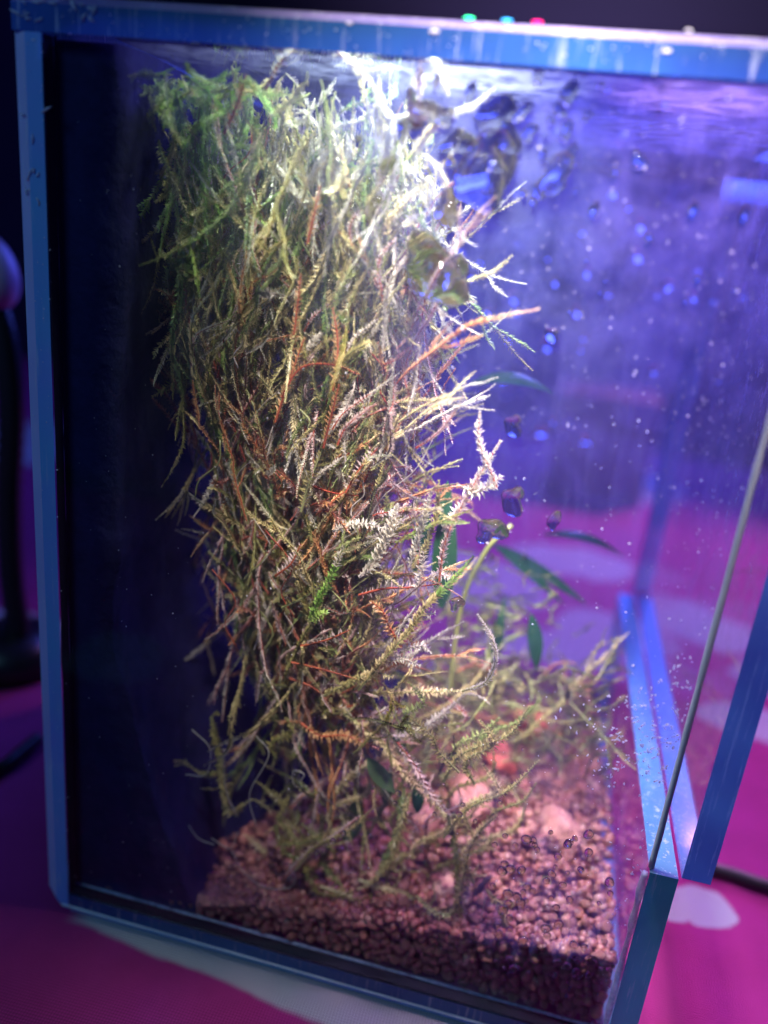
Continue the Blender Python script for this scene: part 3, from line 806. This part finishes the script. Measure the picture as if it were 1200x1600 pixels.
for i in range(44):
    py = random.uniform(300, 1150); px = random.uniform(interp(left_b, py) - 40, interp(right_b, py)); a = random.uniform(-1, 1); L = random.uniform(40, 140)
    pxs = [(px, py), (px + L * .3 * math.sin(a), py - L * .3), (px + L * .6 * math.sin(a + .5), py - L * .6), (px + L * math.sin(a + .2), py - L)]
    y = random.uniform(.002, .01)
    if atY(px, py, T + y).x < T + .014: continue
    mb = MB(); tube(mb, spline([atY(a_, b_, T + y) for a_, b_ in pxs], 12), random.uniform(.00009, .00022), 4); o = mb.build('moss_stem', random.choice([STEMG, STEMG, STEMR, STEMP, STEMP]), curtain if i < 0 else sprig, True)

# ------------------------------------------------------------------ leafy plants
def leafmesh(mb, p, d, length, width, nrm, mi=0, arch_=.25, n=9):
    d = Vector(d).normalized(); nrm = Vector(nrm); s = d.cross(nrm).normalized(); nrm = s.cross(d).normalized(); vs = []
    for i in range(n + 1):
        u = i / n; wv = width * .5 * math.sin(math.pi * min(1, u * 1.02 + .02)) ** .75 * (1 - .25 * u)
        c_ = Vector(p) + d * (length * u) + nrm * (arch_ * length * (u - u * u) * 1.6)
        vs += [c_ - s * wv + nrm * wv * .3, c_ + nrm * .00001, c_ + s * wv + nrm * wv * .3]
    fs = []
    for i in range(n):
        for k in (0, 1): a = i * 3 + k; fs.append((a, a + 1, a + 4, a + 3))
    b_ = len(vs); vs += [v - nrm * .0002 for v in vs]
    fs += [tuple(x + b_ for x in f)[::-1] for f in fs]
    mb.add(vs, fs, mi)
LEAF = leafmat('plant_leaf', (.010, .05, .022), (.025, .09, .035), .35, .3)
LEAFP = leafmat('round_leaf', (.06, .13, .06), (.14, .22, .10), .35, .35)
blade = empty('blade_plant', (.11, .07, .04), label='blurred green plant with long arching blade leaves behind the moss sprig', cat='plant')
for (a, b_, c_, Y, w_, ar) in [((735, 600), (800, 585), (866, 616), .070, .0065, .30), ((770, 850), (850, 895), (918, 945), .085, .0056, .05), ((775, 855), (830, 890), (882, 945), .08, .004, .05), ((850, 835), (900, 820), (975, 870), .09, .004, .3), ((690, 950), (690, 850), (700, 760), .04, .007, .1), ((650, 900), (655, 850), (670, 790), .045, .006, .1), ((770, 1040), (780, 980), (790, 930), .07, .004, .1), ((830, 960), (845, 1010), (838, 1050), .06, .005, .1)]:
    p0 = atY(*a, Y); p1 = atY(*c_, Y); mb = MB(); leafmesh(mb, p0, p1 - p0, (p1 - p0).length, w_, Vector((0, -.45, 1)), arch_=ar); mb.build('leaf', LEAF, blade, True)
mb = MB(); tube(mb, spline([atY(700, 1100, .05), atY(720, 950, .05), atY(760, 860, .048), atY(800, 820, .05)], 16), .0007, 6); mb.build('stem', STEMG, blade, True)
rl = empty('round_leaf_creeper', (.07, .02, .05), label='creeper with small round green leaves low among the moss stems above the gravel', cat='plant')
def oval(px0, py0, px1, py1, wpx, Y, mat=LEAFP):
    p0 = atY(px0, py0, Y); p1 = atY(px1, py1, Y + .002); mb = MB()
    leafmesh(mb, p0, p1 - p0, (p1 - p0).length, wpx * .00014, Vector((.1, -1, .25)), arch_=.06, n=12); mb.build('leaf', mat, rl, True)
oval(540, 1315, 565, 1238, 46, T + .016); oval(575, 1185, 618, 1240, 34, T + .006); oval(652, 1270, 655, 1215, 26, T + .014, LEAF); oval(626, 1180, 625, 1128, 28, T + .016, LEAF)
oval(600, 1255, 612, 1200, 22, T + .012); oval(690, 820, 700, 750, 30, .035, LEAF)
mb = MB(); tube(mb, spline([atY(565, 1320, T + .016), atY(600, 1260, T + .014), atY(640, 1200, T + .015), atY(630, 1130, T + .016)], 14), .0004, 5); mb.build('stem', STEMG, rl, True)

# dark twig standing on the gravel
TWIG, t_, o_ = nt('dark_bark'); bs = N(t_, 'ShaderNodeBsdfPrincipled'); t_.links.new(ramp(t_, noise_(t_, objco(t_), 600, 4), [(.3, (.008, .004, .006)), (.8, (.06, .03, .03))]), bs.inputs['Base Color']); bs.inputs['Roughness'].default_value = .7
t_.links.new(bs.outputs[0], o_.inputs[0])
mb = MB(); tube(mb, spline([atY(777, 1500, T + .006), atY(775, 1465, T + .006), atY(765, 1430, T + .007), atY(745, 1400, T + .009)], 14), [.0013, .0014, .0013, .0015, .0012, .0013, .0012, .0011, .0010, .0012, .0009, .0008, .0006, .0004], 8)
tube(mb, spline([atY(725, 1450, T + .01), atY(735, 1420, T + .01), atY(752, 1385, T + .01), atY(768, 1368, T + .011)], 10), [.001, .0012, .001, .0012, .001, .001, .0008, .0007, .0006, .0003], 7)
mb.build('twig', TWIG, None, True, label='short dark twig poking out of the gravel at the right end of the trailing moss', cat='twig')

# ------------------------------------------------------------------ gravel
def gz(x, y):
    return (gz0(x, y) - .012 * min(1, max(0, (y - .05) / .05)))
def gz0(x, y):
    q = .0080 + .0175 * min(1, max(0, (x - .025) / .095)) + .010 * min(1, max(0, (y - .01) / .05)) * .5
    return q + .0018 * noise.noise(Vector((x * 60, y * 60, 1)))
GRAVEL, t_, o_ = nt('red_clay_gravel'); bs = N(t_, 'ShaderNodeBsdfPrincipled'); oi = N(t_, 'ShaderNodeObjectInfo')
vor = N(t_, 'ShaderNodeTexVoronoi'); vor.inputs['Scale'].default_value = 330; t_.links.new(objco(t_), vor.inputs['Vector'])
f_ = math_(t_, 'ADD', math_(t_, 'MULTIPLY', sepxyz(t_, vor.outputs['Color'])[0], .8), math_(t_, 'MULTIPLY', noise_(t_, objco(t_), 900, 4), .3))
t_.links.new(ramp(t_, f_, [(.1, (.07, .024, .022)), (.5, (.19, .060, .045)), (.8, (.31, .11, .08)), (1., (.40, .22, .17))]), bs.inputs['Base Color'])
bs.inputs['Roughness'].default_value = .38
bp = N(t_, 'ShaderNodeBump'); bp.inputs['Strength'].default_value = .5; bp.inputs['Distance'].default_value = .0004
t_.links.new(noise_(t_, objco(t_), 1800, 4), bp.inputs['Height']); t_.links.new(bp.outputs[0], bs.inputs['Normal']); t_.links.new(bs.outputs[0], o_.inputs[0])
import bmesh
def grain(seed, sub=2):
    bm = bmesh.new(); bmesh.ops.create_icosphere(bm, subdivisions=sub, radius=1); r = random.Random(seed); o = Vector((r.uniform(0, 50),) * 3)
    for v in bm.verts:
        c_ = v.co.copy(); k = 1 + .28 * noise.noise(c_ * .9 + o) + .12 * noise.noise(c_ * 2.2 + o)
        # a few flattened facets
        for q in range(4):
            nrm = Vector((math.sin(q * 2 + o.x), math.cos(q * 3 + o.x), math.sin(q * 5 + o.x))).normalized(); dd = c_.dot(nrm)
            if dd > .72: k *= .72 / dd
        v.co = c_ * k
    me = bpy.data.meshes.new('gravel_stone'); bm.to_mesh(me); bm.free(); me.materials.append(GRAVEL); me.polygons.foreach_set('use_smooth', [True] * len(me.polygons)); return me
gm = [grain(i) for i in range(10)]
ga = []
for me in [grain(50 + i, 1) for i in range(8)]:
    v = np.zeros(len(me.vertices) * 3); me.vertices.foreach_get('co', v); ga.append((v.reshape(-1, 3), np.array([p.vertices[:] for p in me.polygons])))
bed = empty('gravel_bed', (.08, .05, .006), label='bed of reddish brown clay gravel covering the terrarium floor', cat='gravel')
def eul(): return Matrix.Rotation(random.uniform(0, 6.28), 3, 'X') @ Matrix.Rotation(random.uniform(0, 6.28), 3, 'Z')
k = 0
spots = []
for i in range(4000):                         # dart-throwing: stones pressed against the near pane and on top
    if i < 2000: x = random.uniform(T + .02, W - .0014); z = random.uniform(.0075, gz(x, .008) + .0008); y = TI + .0013
    else: x = random.uniform(.045, W - .002); y = random.uniform(T + .0025, .032); z = gz(x, y) + random.uniform(-.0002, .0008)
    s = random.uniform(.00095, .0016)
    if k >= 298: break
    if i < 2000 and k >= 190: continue
    if any((x - a) ** 2 + (y - b_) ** 2 + (z - c_) ** 2 < ((s + r) * .86) ** 2 for a, b_, c_, r in spots): continue
    spots.append((x, y, z, s)); k += 1
    o = link('gravel_stone', random.choice(gm), bed); o.location = Vector((x, y, z)) + o.location
    o.rotation_euler = eul().to_euler(); o.scale = (s * random.uniform(1, 1.3), s, s * random.uniform(.75, 1.))
Vs = []; Fs = []; off = 0
x = T + .003
while x < W - .001:
    y = TI + .0014
    while y < D - .001:
        for lay in range(2):
            X = x + random.uniform(-.0009, .0009); Y_ = max(TI + .0016, y + random.uniform(-.0009, .0009)); Z = gz(X, Y_) - .0003 - lay * .0018 + random.uniform(-.0005, .0005); s = random.uniform(.0008, .0019)
            if lay and Y_ > .02: continue
            v, f = random.choice(ga); vv = v @ np.array(eul()).T * s * np.array([1.1, 1, .85]) + np.array([X, Y_, Z])
            vv[:, 1] = np.clip(vv[:, 1], TI + .0002, D - .0003); vv[:, 0] = np.clip(vv[:, 0], T + .0003, W - .0003)
            Vs.append(vv); Fs.append(f + off); off += len(v)
        y += .0021
    x += .0021
# filling layers against the near pane
for i in range(1500):
    X = random.uniform(T + .004, W - .002); Y_ = random.uniform(TI + .0016, TI + .006); Z = random.uniform(.007, gz(X, Y_)); s = random.uniform(.0010, .0016)
    v, f = random.choice(ga); vv = v @ np.array(eul()).T * s + np.array([X, Y_, Z]); vv[:, 1] = np.clip(vv[:, 1], TI + .0003, 1); vv[:, 0] = np.clip(vv[:, 0], T + .0003, W - .0003); vv[:, 2] = np.clip(vv[:, 2], T + .0004, 1)
    Vs.append(vv); Fs.append(f + off); off += len(v)
V = np.concatenate(Vs); Fa = np.concatenate(Fs); me = bpy.data.meshes.new('gravel')
me.vertices.add(len(V)); me.vertices.foreach_set('co', V.astype(np.float32).ravel()); me.loops.add(len(Fa) * 3); me.loops.foreach_set('vertex_index', Fa.astype(np.int32).ravel())
me.polygons.add(len(Fa)); me.polygons.foreach_set('loop_start', np.arange(0, len(Fa) * 3, 3, dtype=np.int32)); me.materials.append(GRAVEL); me.update(calc_edges=True); me.validate()
me.polygons.foreach_set('use_smooth', [True] * len(me.polygons)); link('gravel', me, bed, kind='stuff')
# soil core below so that nothing shows through
mb = MB(); mb.add([(T + .0006, TI + .0035, T + .0003), (W - .0006, TI + .0035, T + .0003), (W - .0006, D - .0006, T + .0003), (T + .0006, D - .0006, T + .0003), (T + .0006, TI + .0035, .0065), (W - .0006, TI + .0035, .0215), (W - .0006, D - .0006, .008), (T + .0006, D - .0006, .008)],
                [(0, 4, 7, 3), (1, 2, 6, 5), (0, 1, 5, 4), (3, 7, 6, 2), (0, 3, 2, 1), (4, 5, 6, 7)]); mb.build('soil_core', GRAVEL, bed)

# pebbles
def pebmat(name, c1, c2):
    m, t, out = nt(name); b_ = N(t, 'ShaderNodeBsdfPrincipled'); t.links.new(ramp(t, noise_(t, objco(t), 2.2, 7, .72, .8), [(.32, tuple(x * .45 for x in c1)), (.45, c1), (.66, c2)]), b_.inputs['Base Color']); b_.inputs['Roughness'].default_value = .62
    bp = N(t, 'ShaderNodeBump'); bp.inputs['Strength'].default_value = .7; bp.inputs['Distance'].default_value = .0006
    t.links.new(noise_(t, objco(t), 4, 7, .7), bp.inputs['Height']); t.links.new(bp.outputs[0], b_.inputs['Normal']); t.links.new(b_.outputs[0], out.inputs[0]); return m
PB1 = pebmat('pink_pebble', (.34, .13, .11), (.52, .26, .22)); PB2 = pebmat('buff_pebble', (.40, .20, .14), (.62, .36, .26)); PB3 = pebmat('red_pebble', (.40, .06, .05), (.55, .14, .10))
def pebble(px, py, Y, rx, ry, rz, mat, label, seed):
    bm = bmesh.new(); bmesh.ops.create_icosphere(bm, subdivisions=4, radius=1); o = Vector((seed * 3.1, seed, 0))
    for v in bm.verts: v.co = v.co * (1 + .42 * noise.noise(v.co * .9 + o) + .12 * noise.noise(v.co * 2.6 + o))
    me = bpy.data.meshes.new('pebble'); bm.to_mesh(me); bm.free(); me.materials.append(mat); me.polygons.foreach_set('use_smooth', [True] * len(me.polygons))
    ob = link('pebble', me, None, label=label, cat='pebble', group='pebbles on the gravel'); ob.location = atY(px, py + 10, Y); ob.scale = (rx, ry, rz); ob.rotation_euler = (0, random.uniform(-.3, .3), random.uniform(0, 3)); return ob
pebble(550, 1338, .032, .0078, .006, .0052, PB1, 'dusky pink pebble behind the trailing moss in the lower middle', 1)
pebble(735, 1242, .042, .0078, .006, .0052, PB1, 'largest salmon pink pebble under the forked stem right of the round leaves', 2)
pebble(665, 1272, .036, .0042, .004, .0042, PB1, 'small rounded pink pebble beside the round green leaf', 3)
pebble(868, 1288, .044, .0072, .006, .0058, PB1, 'larger pink pebble half veiled by mist, right of the pink pebble', 4)
pebble(640, 1376, .026, .0045, .004, .004, PB3, 'small red pebble low beside the mossy stems', 5)
pebble(782, 1178, .068, .0055, .005, .005, PB3, 'blurred red pebble far back under the moss bush', 6)
pebble(742, 1305, .04, .005, .004, .004, PB2, 'dull orange pebble between the two large pebbles', 7)
pebble(830, 1120, .095, .007, .005, .006, PB3, 'blurred rust red pebble at the back near the far glass', 8)
pebble(700, 1385, .020, .0058, .005, .0055, PB2, 'rounded buff pebble wrapped by mossy stems on the gravel', 9)
pebble(795, 1425, .018, .0042, .004, .0048, PB1, 'upright pink pebble right of the dark twig', 10)

# ------------------------------------------------------------------ the cloth, table and room
CL, t_, o_ = nt('pink_printed_cloth')
bs = N(t_, 'ShaderNodeBsdfPrincipled'); bs.inputs['Roughness'].default_value = .85
co = objco(t_)
vn = N(t_, 'ShaderNodeTexNoise'); vn.inputs['Scale'].default_value = 38; vn.inputs['Detail'].default_value = 3; t_.links.new(co, vn.inputs['Vector'])
vm = N(t_, 'ShaderNodeVectorMath', operation='MULTIPLY_ADD'); t_.links.new(vn.outputs['Color'], vm.inputs[0]); vm.inputs[1].default_value = (.026, .026, 0); vm.inputs[2].default_value = (-.013, -.013, 0)
va = N(t_, 'ShaderNodeVectorMath', operation='ADD'); t_.links.new(co, va.inputs[0]); t_.links.new(vm.outputs[0], va.inputs[1])
P = lambda a, b_: atZ(a, b_, 0)
patches = [(P(1110, 1415), .011, .008), (P(1045, 1405), .007, .006), (P(1168, 1130), .018, .016), (P(1190, 1060), .014, .02), (P(900, 875), .042, .026), (P(960, 985), .034, .022), (P(860, 1010), .035, .022), (P(1060, 960), .022, .03), (P(10, 690), .06, .07), (P(1130, 990), .02, .02),
           (P(1000, 760), .04, .05), (P(700, 900), .06, .04), (Vector((.30, .02, 0)), .02, .014), (Vector((.25, -.08, 0)), .02, .02), (Vector((-.12, -.02, 0)), .025, .02), (Vector((-.10, .12, 0)), .03, .02), (Vector((-.05, -.12, 0)), .02, .025), (Vector((.36, .16, 0)), .03, .03), (Vector((.28, .34, 0)), .03, .03)]
fronts = [(P(170, 1468), P(400, 1535), .0042), (P(380, 1530), P(560, 1580), .0062), (P(540, 1580), P(800, 1660), .0075)]
acc = None
for c_, rx, ry in patches:
    d1 = N(t_, 'ShaderNodeVectorMath', operation='SUBTRACT'); t_.links.new(va.outputs[0], d1.inputs[0]); d1.inputs[1].default_value = (c_.x, c_.y, 0)
    d2 = N(t_, 'ShaderNodeVectorMath', operation='MULTIPLY'); t_.links.new(d1.outputs[0], d2.inputs[0]); d2.inputs[1].default_value = (1 / rx, 1 / ry, 0)
    d3 = N(t_, 'ShaderNodeVectorMath', operation='LENGTH'); t_.links.new(d2.outputs[0], d3.inputs[0])
    acc = d3.outputs['Value'] if acc is None else math_(t_, 'MINIMUM', acc, d3.outputs['Value'])
# pale band along the terrarium front: print with the glow under the glass painted in
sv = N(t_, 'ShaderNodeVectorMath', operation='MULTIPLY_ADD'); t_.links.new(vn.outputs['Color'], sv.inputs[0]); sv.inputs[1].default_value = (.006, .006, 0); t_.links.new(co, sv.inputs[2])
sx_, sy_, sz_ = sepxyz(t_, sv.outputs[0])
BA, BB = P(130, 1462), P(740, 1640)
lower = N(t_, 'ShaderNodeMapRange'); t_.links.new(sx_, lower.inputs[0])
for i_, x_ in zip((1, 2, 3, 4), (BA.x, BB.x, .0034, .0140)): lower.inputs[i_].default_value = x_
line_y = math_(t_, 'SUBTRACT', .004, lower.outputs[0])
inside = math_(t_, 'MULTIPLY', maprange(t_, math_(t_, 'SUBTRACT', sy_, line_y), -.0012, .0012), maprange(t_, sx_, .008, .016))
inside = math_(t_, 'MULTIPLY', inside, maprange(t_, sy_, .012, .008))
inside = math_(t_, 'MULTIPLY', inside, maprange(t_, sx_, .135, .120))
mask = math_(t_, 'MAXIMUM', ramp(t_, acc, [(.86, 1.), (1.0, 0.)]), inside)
mixc = N(t_, 'ShaderNodeMix', data_type='RGBA'); t_.links.new(mask, mixc.inputs[0])
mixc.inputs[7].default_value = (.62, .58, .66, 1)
t_.links.new(ramp(t_, noise_(t_, co, 60, 3), [(.3, (.48, .010, .22)), (.7, (.56, .018, .27))]), mixc.inputs[6])
w1 = N(t_, 'ShaderNodeTexWave'); w1.inputs['Scale'].default_value = 420; w1.bands_direction = 'X'; w1.inputs['Distortion'].default_value = 1.2; w1.inputs['Detail Scale'].default_value = 40
w2 = N(t_, 'ShaderNodeTexWave'); w2.inputs['Scale'].default_value = 420; w2.bands_direction = 'Y'; w2.inputs['Distortion'].default_value = 1.2; w2.inputs['Detail Scale'].default_value = 40
t_.links.new(co, w1.inputs[0]); t_.links.new(co, w2.inputs[0])
wv = math_(t_, 'MULTIPLY', w1.outputs['Fac'], w2.outputs['Fac'])
bp = N(t_, 'ShaderNodeBump'); bp.inputs['Strength'].default_value = .8; bp.inputs['Distance'].default_value = .0004; t_.links.new(wv, bp.inputs['Height']); t_.links.new(bp.outputs[0], bs.inputs['Normal'])
mul = N(t_, 'ShaderNodeMix', data_type='RGBA', blend_type='MULTIPLY'); mul.inputs[0].default_value = .9
t_.links.new(mixc.outputs[2], mul.inputs[6]); t_.links.new(ramp(t_, wv, [(0., .45), (.5, 1.)]), mul.inputs[7])
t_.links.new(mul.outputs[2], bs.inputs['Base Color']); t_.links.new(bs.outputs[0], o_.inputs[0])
mb = MB(); nx, ny = 190, 190; X0, X1, Y0, Y1 = -.55, .75, -.30, .66; vs = []; tz = lambda x, y: 0
for j in range(ny):
    for i in range(nx):
        x = X0 + (X1 - X0) * i / (nx - 1); y = Y0 + (Y1 - Y0) * j / (ny - 1)
        dx = max(0, -x, x - W - T); dy = max(0, -y, y - D - T); away = min(1, math.hypot(dx, dy) / .03)
        z = -.0006 + away * (.0030 * noise.noise(Vector((x * 14, y * 14, 0))) + .0016 * max(0, noise.noise(Vector((x * 9 + y * 6, y * 3, 5)))) )
        vs.append((x, y, z))
fs = [(j * nx + i, j * nx + i + 1, (j + 1) * nx + i + 1, (j + 1) * nx + i) for j in range(ny - 1) for i in range(nx - 1)]
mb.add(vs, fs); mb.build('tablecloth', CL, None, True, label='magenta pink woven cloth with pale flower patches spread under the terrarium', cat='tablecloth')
def simple(name, c, r=.6):
    m, t, out = nt(name); b_ = N(t, 'ShaderNodeBsdfPrincipled')
    t.links.new(ramp(t, noise_(t, objco(t), 12, 4), [(.3, tuple(x * .8 for x in c)), (.7, c)]), b_.inputs['Base Color']); b_.inputs['Roughness'].default_value = r; t.links.new(b_.outputs[0], out.inputs[0]); return m
mb = MB(); mb.add([(-.6, -.35, -.03), (.8, -.35, -.03), (.8, .68, -.03), (-.6, .68, -.03), (-.6, -.35, -.005), (.8, -.35, -.005), (.8, .68, -.005), (-.6, .68, -.005)], [(0, 4, 7, 3), (1, 2, 6, 5), (0, 1, 5, 4), (3, 7, 6, 2), (0, 3, 2, 1), (4, 5, 6, 7)])
mb.build('table', simple('dark_wood', (.05, .03, .02)), None, kind='structure')
mb = MB(); mb.add([(-3, 1.6, -.8), (3, 1.6, -.8), (3, 1.6, 2), (-3, 1.6, 2), (-3, 1.66, -.8), (3, 1.66, -.8), (3, 1.66, 2), (-3, 1.66, 2)], [(0, 4, 7, 3), (1, 2, 6, 5), (0, 1, 5, 4), (3, 7, 6, 2), (0, 3, 2, 1), (4, 5, 6, 7)])
mb.build('wall', simple('dim_wall', (.10, .09, .16)), None, kind='structure')
mb = MB(); mb.add([(-3, -1, -.85), (3, -1, -.85), (3, 1.6, -.85), (-3, 1.6, -.85)], [(0, 1, 2, 3)]); mb.build('floor', simple('dim_floor', (.06, .05, .05)), None, kind='structure')

# ------------------------------------------------------------------ hood added on the lid to keep lamp light off the cloth
HOOD = simple('hood_plastic', (.004, .003, .016), .9); HOOD.node_tree.nodes['Principled BSDF'].inputs['Specular IOR Level'].default_value = .05
hood = empty('light_shield_hood', (.09, .05, .2112), label='dark hood added on the lid to shield the lamp light, three coloured glints along the top edge', cat='lamp')
hx0, hx1, hy0, hy1, hz0, hz1, ht = .020, .158, .0032, .100, .2113, .285, .0015
def boxo(name, x0, x1, y0, y1, z0, z1, m_, par):
    mb = MB(); mb.add([(x0, y0, z0), (x1, y0, z0), (x1, y1, z0), (x0, y1, z0), (x0, y0, z1), (x1, y0, z1), (x1, y1, z1), (x0, y1, z1)], [(0, 4, 7, 3), (1, 2, 6, 5), (0, 1, 5, 4), (3, 7, 6, 2), (0, 3, 2, 1), (4, 5, 6, 7)]); return mb.build(name, m_, par)
boxo('skirt', hx0, hx1, hy0, hy0 + ht, hz0, hz1, HOOD, hood); boxo('skirt', hx0, hx1, hy1 - ht, hy1, hz0, hz1, HOOD, hood)
boxo('skirt', hx0, hx0 + ht, hy0 + ht + g, hy1 - ht - g, hz0, hz1, HOOD, hood); boxo('skirt', hx1 - ht, hx1, hy0 + ht + g, hy1 - ht - g, hz0, hz1, HOOD, hood)
boxo('hood_top', hx0, hx1, hy0, hy1, hz1 + g, hz1 + .003, HOOD, hood)
for px, col_ in ((735, (.05, 1., .45)), (795, (.05, .45, 1.)), (843, (1., .02, .25))):  # glowing domes added in place of coloured reflections on the lid edge
    m_, t_, o_ = nt('led_glint'); em = N(t_, 'ShaderNodeEmission'); em.inputs[0].default_value = col_ + (1,); em.inputs[1].default_value = 5; t_.links.new(em.outputs[0], o_.inputs[0])
    bm = bmesh.new(); bmesh.ops.create_uvsphere(bm, u_segments=14, v_segments=8, radius=.0005); me = bpy.data.meshes.new('led_glint'); bm.to_mesh(me); bm.free(); me.materials.append(m_)
    o = link('led_glint', me, hood); q = atY(px, 12, hy0 - .0002); o.location = Vector((q.x, q.y, hz0 + .0003)) + o.location; o.scale = (1.8, .6, .45)

# blurred wooden box behind
WOODR = simple('reddish_wood', (.14, .03, .015), .9)
bx = empty('wooden_box', (.13, .5, 0), label='blurred reddish brown box on the cloth far behind the terrarium', cat='box')
def boxmb(x0, x1, y0, y1, z0, z1):
    mb = MB(); mb.add([(x0, y0, z0), (x1, y0, z0), (x1, y1, z0), (x0, y1, z0), (x0, y0, z1), (x1, y0, z1), (x1, y1, z1), (x0, y1, z1)], [(0, 4, 7, 3), (1, 2, 6, 5), (0, 1, 5, 4), (3, 7, 6, 2), (0, 3, 2, 1), (4, 5, 6, 7)]); return mb
boxmb(.112, .182, .46, .53, .001, .070).build('box_body', WOODR, bx); boxmb(.110, .184, .457, .533, .0702, .080).build('box_lid', WOODR, bx)

# cables and the lamp arm
BLACK = simple('black_rubber', (.012, .012, .016), .35)
mb = MB(); tube(mb, spline([atZ(1085, 1350, .003), atZ(1140, 1365, .003), atZ(1200, 1385, .003), atZ(1330, 1420, .003), atZ(1500, 1430, .003)], 40), .0021, 12); mb.build('power_cable', BLACK, None, True, label='black cable running off to the right from the terrarium corner', cat='cable')
mb = MB(); tube(mb, spline([P(60, 1165) + Vector((0, 0, .003)), P(30, 1190) + Vector((0, 0, .003)), P(0, 1212) + Vector((0, 0, .003)), P(-60, 1225) + Vector((0, 0, .003)), P(-200, 1200) + Vector((0, 0, .003))], 40), .0022, 12); mb.build('power_cable', BLACK, None, True, label='black cable curving out of the picture at the lower left of the terrarium', cat='cable')
lamp = empty('clip_lamp', (-.10, .12, 0), label='blurred clip lamp with ribbed black arm and pale rounded head left of the terrarium', cat='lamp')
mb = MB(); n = 90; Y = .10
pts = spline([atY(-10, 470, Y), atY(8, 540, Y), atY(18, 640, Y), atY(14, 780, Y), atY(18, 900, Y), atY(30, 1010, Y), atY(20, 1090, Y)], n)
tube(mb, pts, [.0042 + (.0006 if i % 2 else 0) for i in range(n)], 14); mb.build('lamp_arm', BLACK, lamp, True)
HEAD = simple('pale_plastic', (.75, .55, .70), .4)
bm = bmesh.new(); bmesh.ops.create_uvsphere(bm, u_segments=32, v_segments=20, radius=1)
for v in bm.verts: v.co = Vector((v.co.x * .010, v.co.y * .010, v.co.z * .013 * (1 + .2 * v.co.z)))
me = bpy.data.meshes.new('lamp_head'); bm.to_mesh(me); bm.free(); me.materials.append(HEAD); me.polygons.foreach_set('use_smooth', [True] * len(me.polygons))
o = link('lamp_head', me, lamp); o.location = atY(-18, 440, Y) + o.location
base_p = pts[-1]; mb = MB(); tube(mb, [Vector((base_p.x, base_p.y, 0.0005)), Vector((base_p.x, base_p.y, .012)), Vector((base_p.x, base_p.y, max(.014, base_p.z)))], [.02, .018, .006], 24); mb.build('lamp_base', BLACK, lamp, True)
